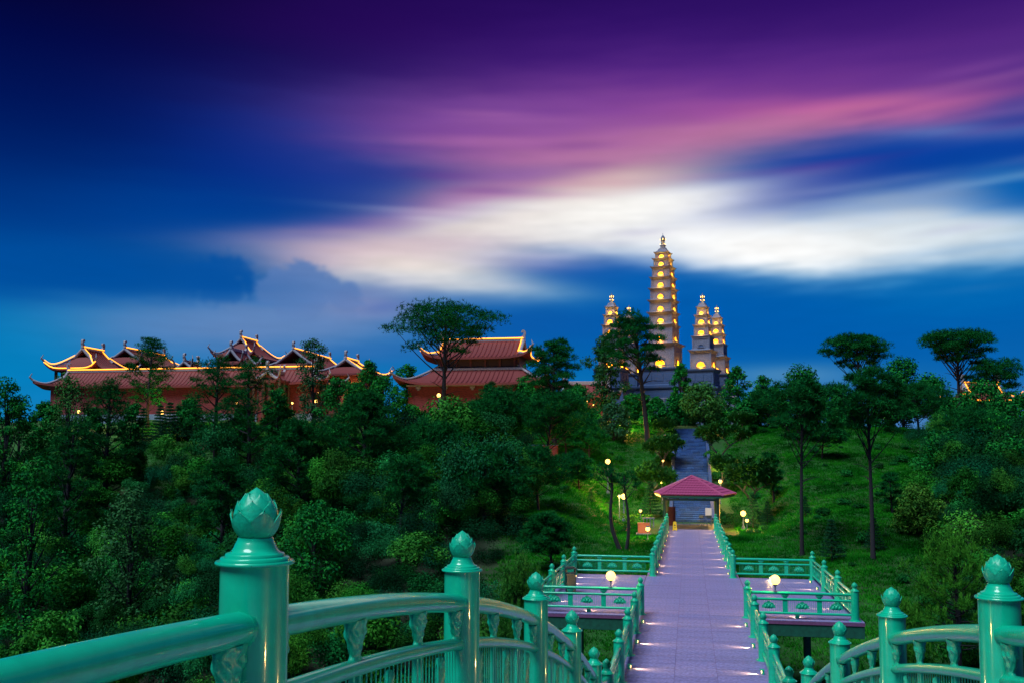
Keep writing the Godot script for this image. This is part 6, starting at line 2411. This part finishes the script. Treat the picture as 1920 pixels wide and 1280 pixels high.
	for k in [
		["third from the left in the row before the gallery plinth", -64.6, -111.5, 1.63],
		["fourth from the left in the row before the gallery plinth", -63.6, -111.7, 1.51],
		["fifth and lowest in the row before the gallery plinth", -62.4, -111.9, 1.28],
		["second from the left in the row before the gallery plinth", -65.8, -111.3, 1.53],
		["sixth, at the right end of the row before the gallery plinth", -61.0, -112.1, 1.50],
		["first from the left in the row before the gallery plinth", -67.9, -110.9, 1.50],
		["right one of two at the top of the stairs", 0.5, -116.0, 0.40],
		["left one of two at the top of the stairs", -0.4, -115.9, 0.40],
		["standing alone on the grass left of the twin trunks", -8.3, -82.3, 0.40],
		["dark one right of the lamp pair beside the pavilion", 4.9, -78.6, 0.94],
		["standing alone on the right grass slope near the first bare trunk", 8.5, -75.2, 0.53],
		["small one between the lamp pair and the first bare trunk", 6.2, -81.0, 0.62],
		["left one of the row along the right terrace hedge", 24.1, -124.3, 0.89],
		["second of the row along the right terrace hedge", 26.3, -124.7, 0.96],
		["third of the row along the right terrace hedge", 31.5, -124.7, 1.20],
		["right end one of the row along the right terrace hedge", 34.4, -125.2, 1.12],
		["young one on the grass near the second bare trunk", 11.3, -63.6, 0.71],
		["under the frangipani at the left of the pavilion roof", -3.4, -85.2, 1.08],
		["young one low on the grass between the two bare trunks", 8.4, -61.0, 0.85]]:
		var l: String = "small dark tiered conifer, " + str(k[0])
		if first:
			c.position = on_land(k[1], k[2])
			c.scale = Vector3.ONE * k[3]
			c.set_meta("label", l)
			first = false
		else:
			dup(c, on_land(k[1], k[2]), k[1], l, k[3])
	var sm := bush_mesh(61, 2600, 0.16, Color(0.006, 0.075, 0.022), Color(0.026, 0.165, 0.028))
	for k in [
		["leafy shrub at the foot of the stairs on the left", -1.9, -85.6, 0.90],
		["leafy shrub at the foot of the stairs on the right", 2.3, -86.4, 0.80],
		["leafy shrub left of the stairs behind the pavilion roof", -2.2, -93.5, 1.20],
		["leafy shrub on the right of the stairs behind the pavilion roof", 2.9, -95.5, 1.00],
		["leafy shrub halfway up the left side of the stairs", -2.4, -100.5, 1.20],
		["leafy shrub halfway up the right side of the stairs", 2.5, -101.4, 1.10],
		["leafy shrub near the top of the stairs on the left", -2.2, -108.5, 1.10],
		["leafy shrub near the top of the stairs on the right", 2.5, -109.4, 1.20],
		["round shrub at the top right corner of the stairs", 3.2, -113.5, 1.50],
		["round shrub at the top left corner of the stairs", -2.7, -112.4, 1.30],
		["dark shrub left of the lamp pair by the pavilion", 3.2, -82.5, 1.00],
		]:
		shrub(k[0], on_land(k[1], k[2]), Vector3(k[3], k[3] * 0.95, k[3]), sm)
	var scrub := bush_mesh(88, 900, 0.2, Color(0.003, 0.07, 0.02), Color(0.016, 0.15, 0.026), 6)
	var where := []
	var tint := []
	var r := RandomNumberGenerator.new()
	r.seed = 40
	for i in 420:
		var d := r.randf_range(42.0, 116.0)
		var x := r.randf_range(-60.0, 34.0)
		if absf(x) < 4.0 or in_lawn(x, -d) < 0.5 or (d < 98.0 and x < -16.0) or (absf(x) < 8.0 and d < 60.0):
			continue
		var s := r.randf_range(0.25, 0.8)
		where.append(Transform3D(Basis(Vector3.UP, r.randf() * TAU).scaled(Vector3(s, s * r.randf_range(0.5, 1.1), s)), on_land(x, -d) - Vector3(0, 0.05, 0)))
		var g := r.randf_range(0.5, 1.3)
		tint.append(Color(g, g, g))
	scatter("slope_scrub", scrub, M.leaves, where, tint)
	near_pine("yellow-green pine crown close below the right railing", on_land(10.8, -43.1), 6.8, 5.6, 549, Color(0.006, 0.09, 0.012), Color(0.045, 0.20, 0.018))
	near_pine("young pine with pale upright candles behind the left railing's third post", on_land(-6.4, -35.8), 9.3, 2.6, 550, Color(0.006, 0.08, 0.012), Color(0.04, 0.17, 0.025))
	near_pine("yellow-green young pine low at the right, beside the larger close crown", on_land(7.5, -36.4), 7.7, 2.1, 551, Color(0.006, 0.09, 0.012), Color(0.045, 0.19, 0.018))
	bare_branches("tangle of bare dark branches under the left viewing platform", on_land(-3.4, -36.5), 5, 4.0)
	bare_branches("bare dark branches beside the arch under the left walkway railing", on_land(-2.9, -29.0), 9, 5.0)
	hedge("long clipped hedge along the terrace edge below the gallery", Vector3(-68.0, 0, -109.0), Vector3(-50.2, 0, -111.8), 0.6, 0.9, LEAF_A, Color(0.05, 0.17, 0.02))
	hedge("clipped hedge round the base of the bright lamp below the feathery tree", Vector3(-49.5, 0, -111.9), Vector3(-43.2, 0, -112.1), 0.55, 0.9, LEAF_A, Color(0.06, 0.19, 0.02))
	hedge("clipped hedge on the terrace edge at the top left of the stairs", Vector3(-10.6, 0, -113.0), Vector3(-3.5, 0, -113.3), 0.6, 0.9, LEAF_A, Color(0.05, 0.17, 0.02))
	hedge("long clipped hedge along the right terrace edge under the tall trees", Vector3(7.9, 0, -116.4), Vector3(38.5, 0, -125.1), 0.6, 0.9, LEAF_A, LEAF_B)
	hedge("dark flowering hedge right of the pavilion behind the lamp pair", Vector3(2.9, 0, -80.0), Vector3(5.2, 0, -80.5), 1.0, 1.2, Color(0.008, 0.05, 0.02), Color(0.02, 0.09, 0.03))
	hedge("low flowering hedge left of the pavilion", Vector3(-5.6, 0, -79.8), Vector3(-3.0, 0, -79.6), 0.9, 1.1, Color(0.02, 0.09, 0.015), Color(0.06, 0.18, 0.02))


func _ready() -> void:
	rng.seed = 1
	# camera: a little tilted up, the lens shifted up as well
	var cam := Camera3D.new()
	cam.name = "camera"
	var yaw := deg_to_rad(10.45)
	var tilt := deg_to_rad(4.44)
	var roll := deg_to_rad(0.15)
	var ahead := Vector3(-sin(yaw) * cos(tilt), sin(tilt), -cos(yaw) * cos(tilt))
	var across := Vector3(cos(yaw), 0, -sin(yaw))
	var over := across.cross(ahead)
	var a2 := across * cos(roll) + over * sin(roll)
	var o2 := over * cos(roll) - across * sin(roll)
	cam.transform = Transform3D(Basis(a2, o2, -ahead), Vector3(0, 5.33, 0))
	cam.near = 0.1
	cam.far = 6000.0
	cam.projection = Camera3D.PROJECTION_FRUSTUM
	cam.size = 2.0 * 0.1 * 640.0 / 1800.0
	cam.frustum_offset = Vector2(0, 0.1 * 80.0 / 1800.0)
	cam.current = true
	add_child(cam)
	# sky and exposure
	var env := Environment.new()
	env.background_mode = Environment.BG_SKY
	var sky := Sky.new()
	var sm := PanoramaSkyMaterial.new()
	sm.panorama = sky_texture()
	sky.sky_material = sm
	env.sky = sky
	env.tonemap_mode = Environment.TONE_MAPPER_LINEAR
	env.tonemap_exposure = 1.0
	env.sdfgi_enabled = true
	env.ssao_enabled = true
	env.ssil_enabled = true
	var we := WorldEnvironment.new()
	we.name = "world_environment"
	we.environment = env
	add_child(we)
	# the broad last light of the evening sky, high and behind the camera's left shoulder
	var sun := DirectionalLight3D.new()
	sun.name = "evening_light"
	sun.light_energy = 1.35
	sun.light_angular_distance = 30.0
	sun.light_color = Color(0.94, 0.985, 1.0)
	sun.rotation = Vector3(deg_to_rad(-58.0), deg_to_rad(-35.0), 0)
	sun.shadow_enabled = true
	add_child(sun)

	materials()
	mat("petal", lin(0.6, 0.6, 0.62), 0.6)
	terrain()
	decks()
	stairway()
	pavilion()
	pagodas()
	temple()
	railings()
	lamps()
	small_props()
	trees()
	thicket()
	grass()
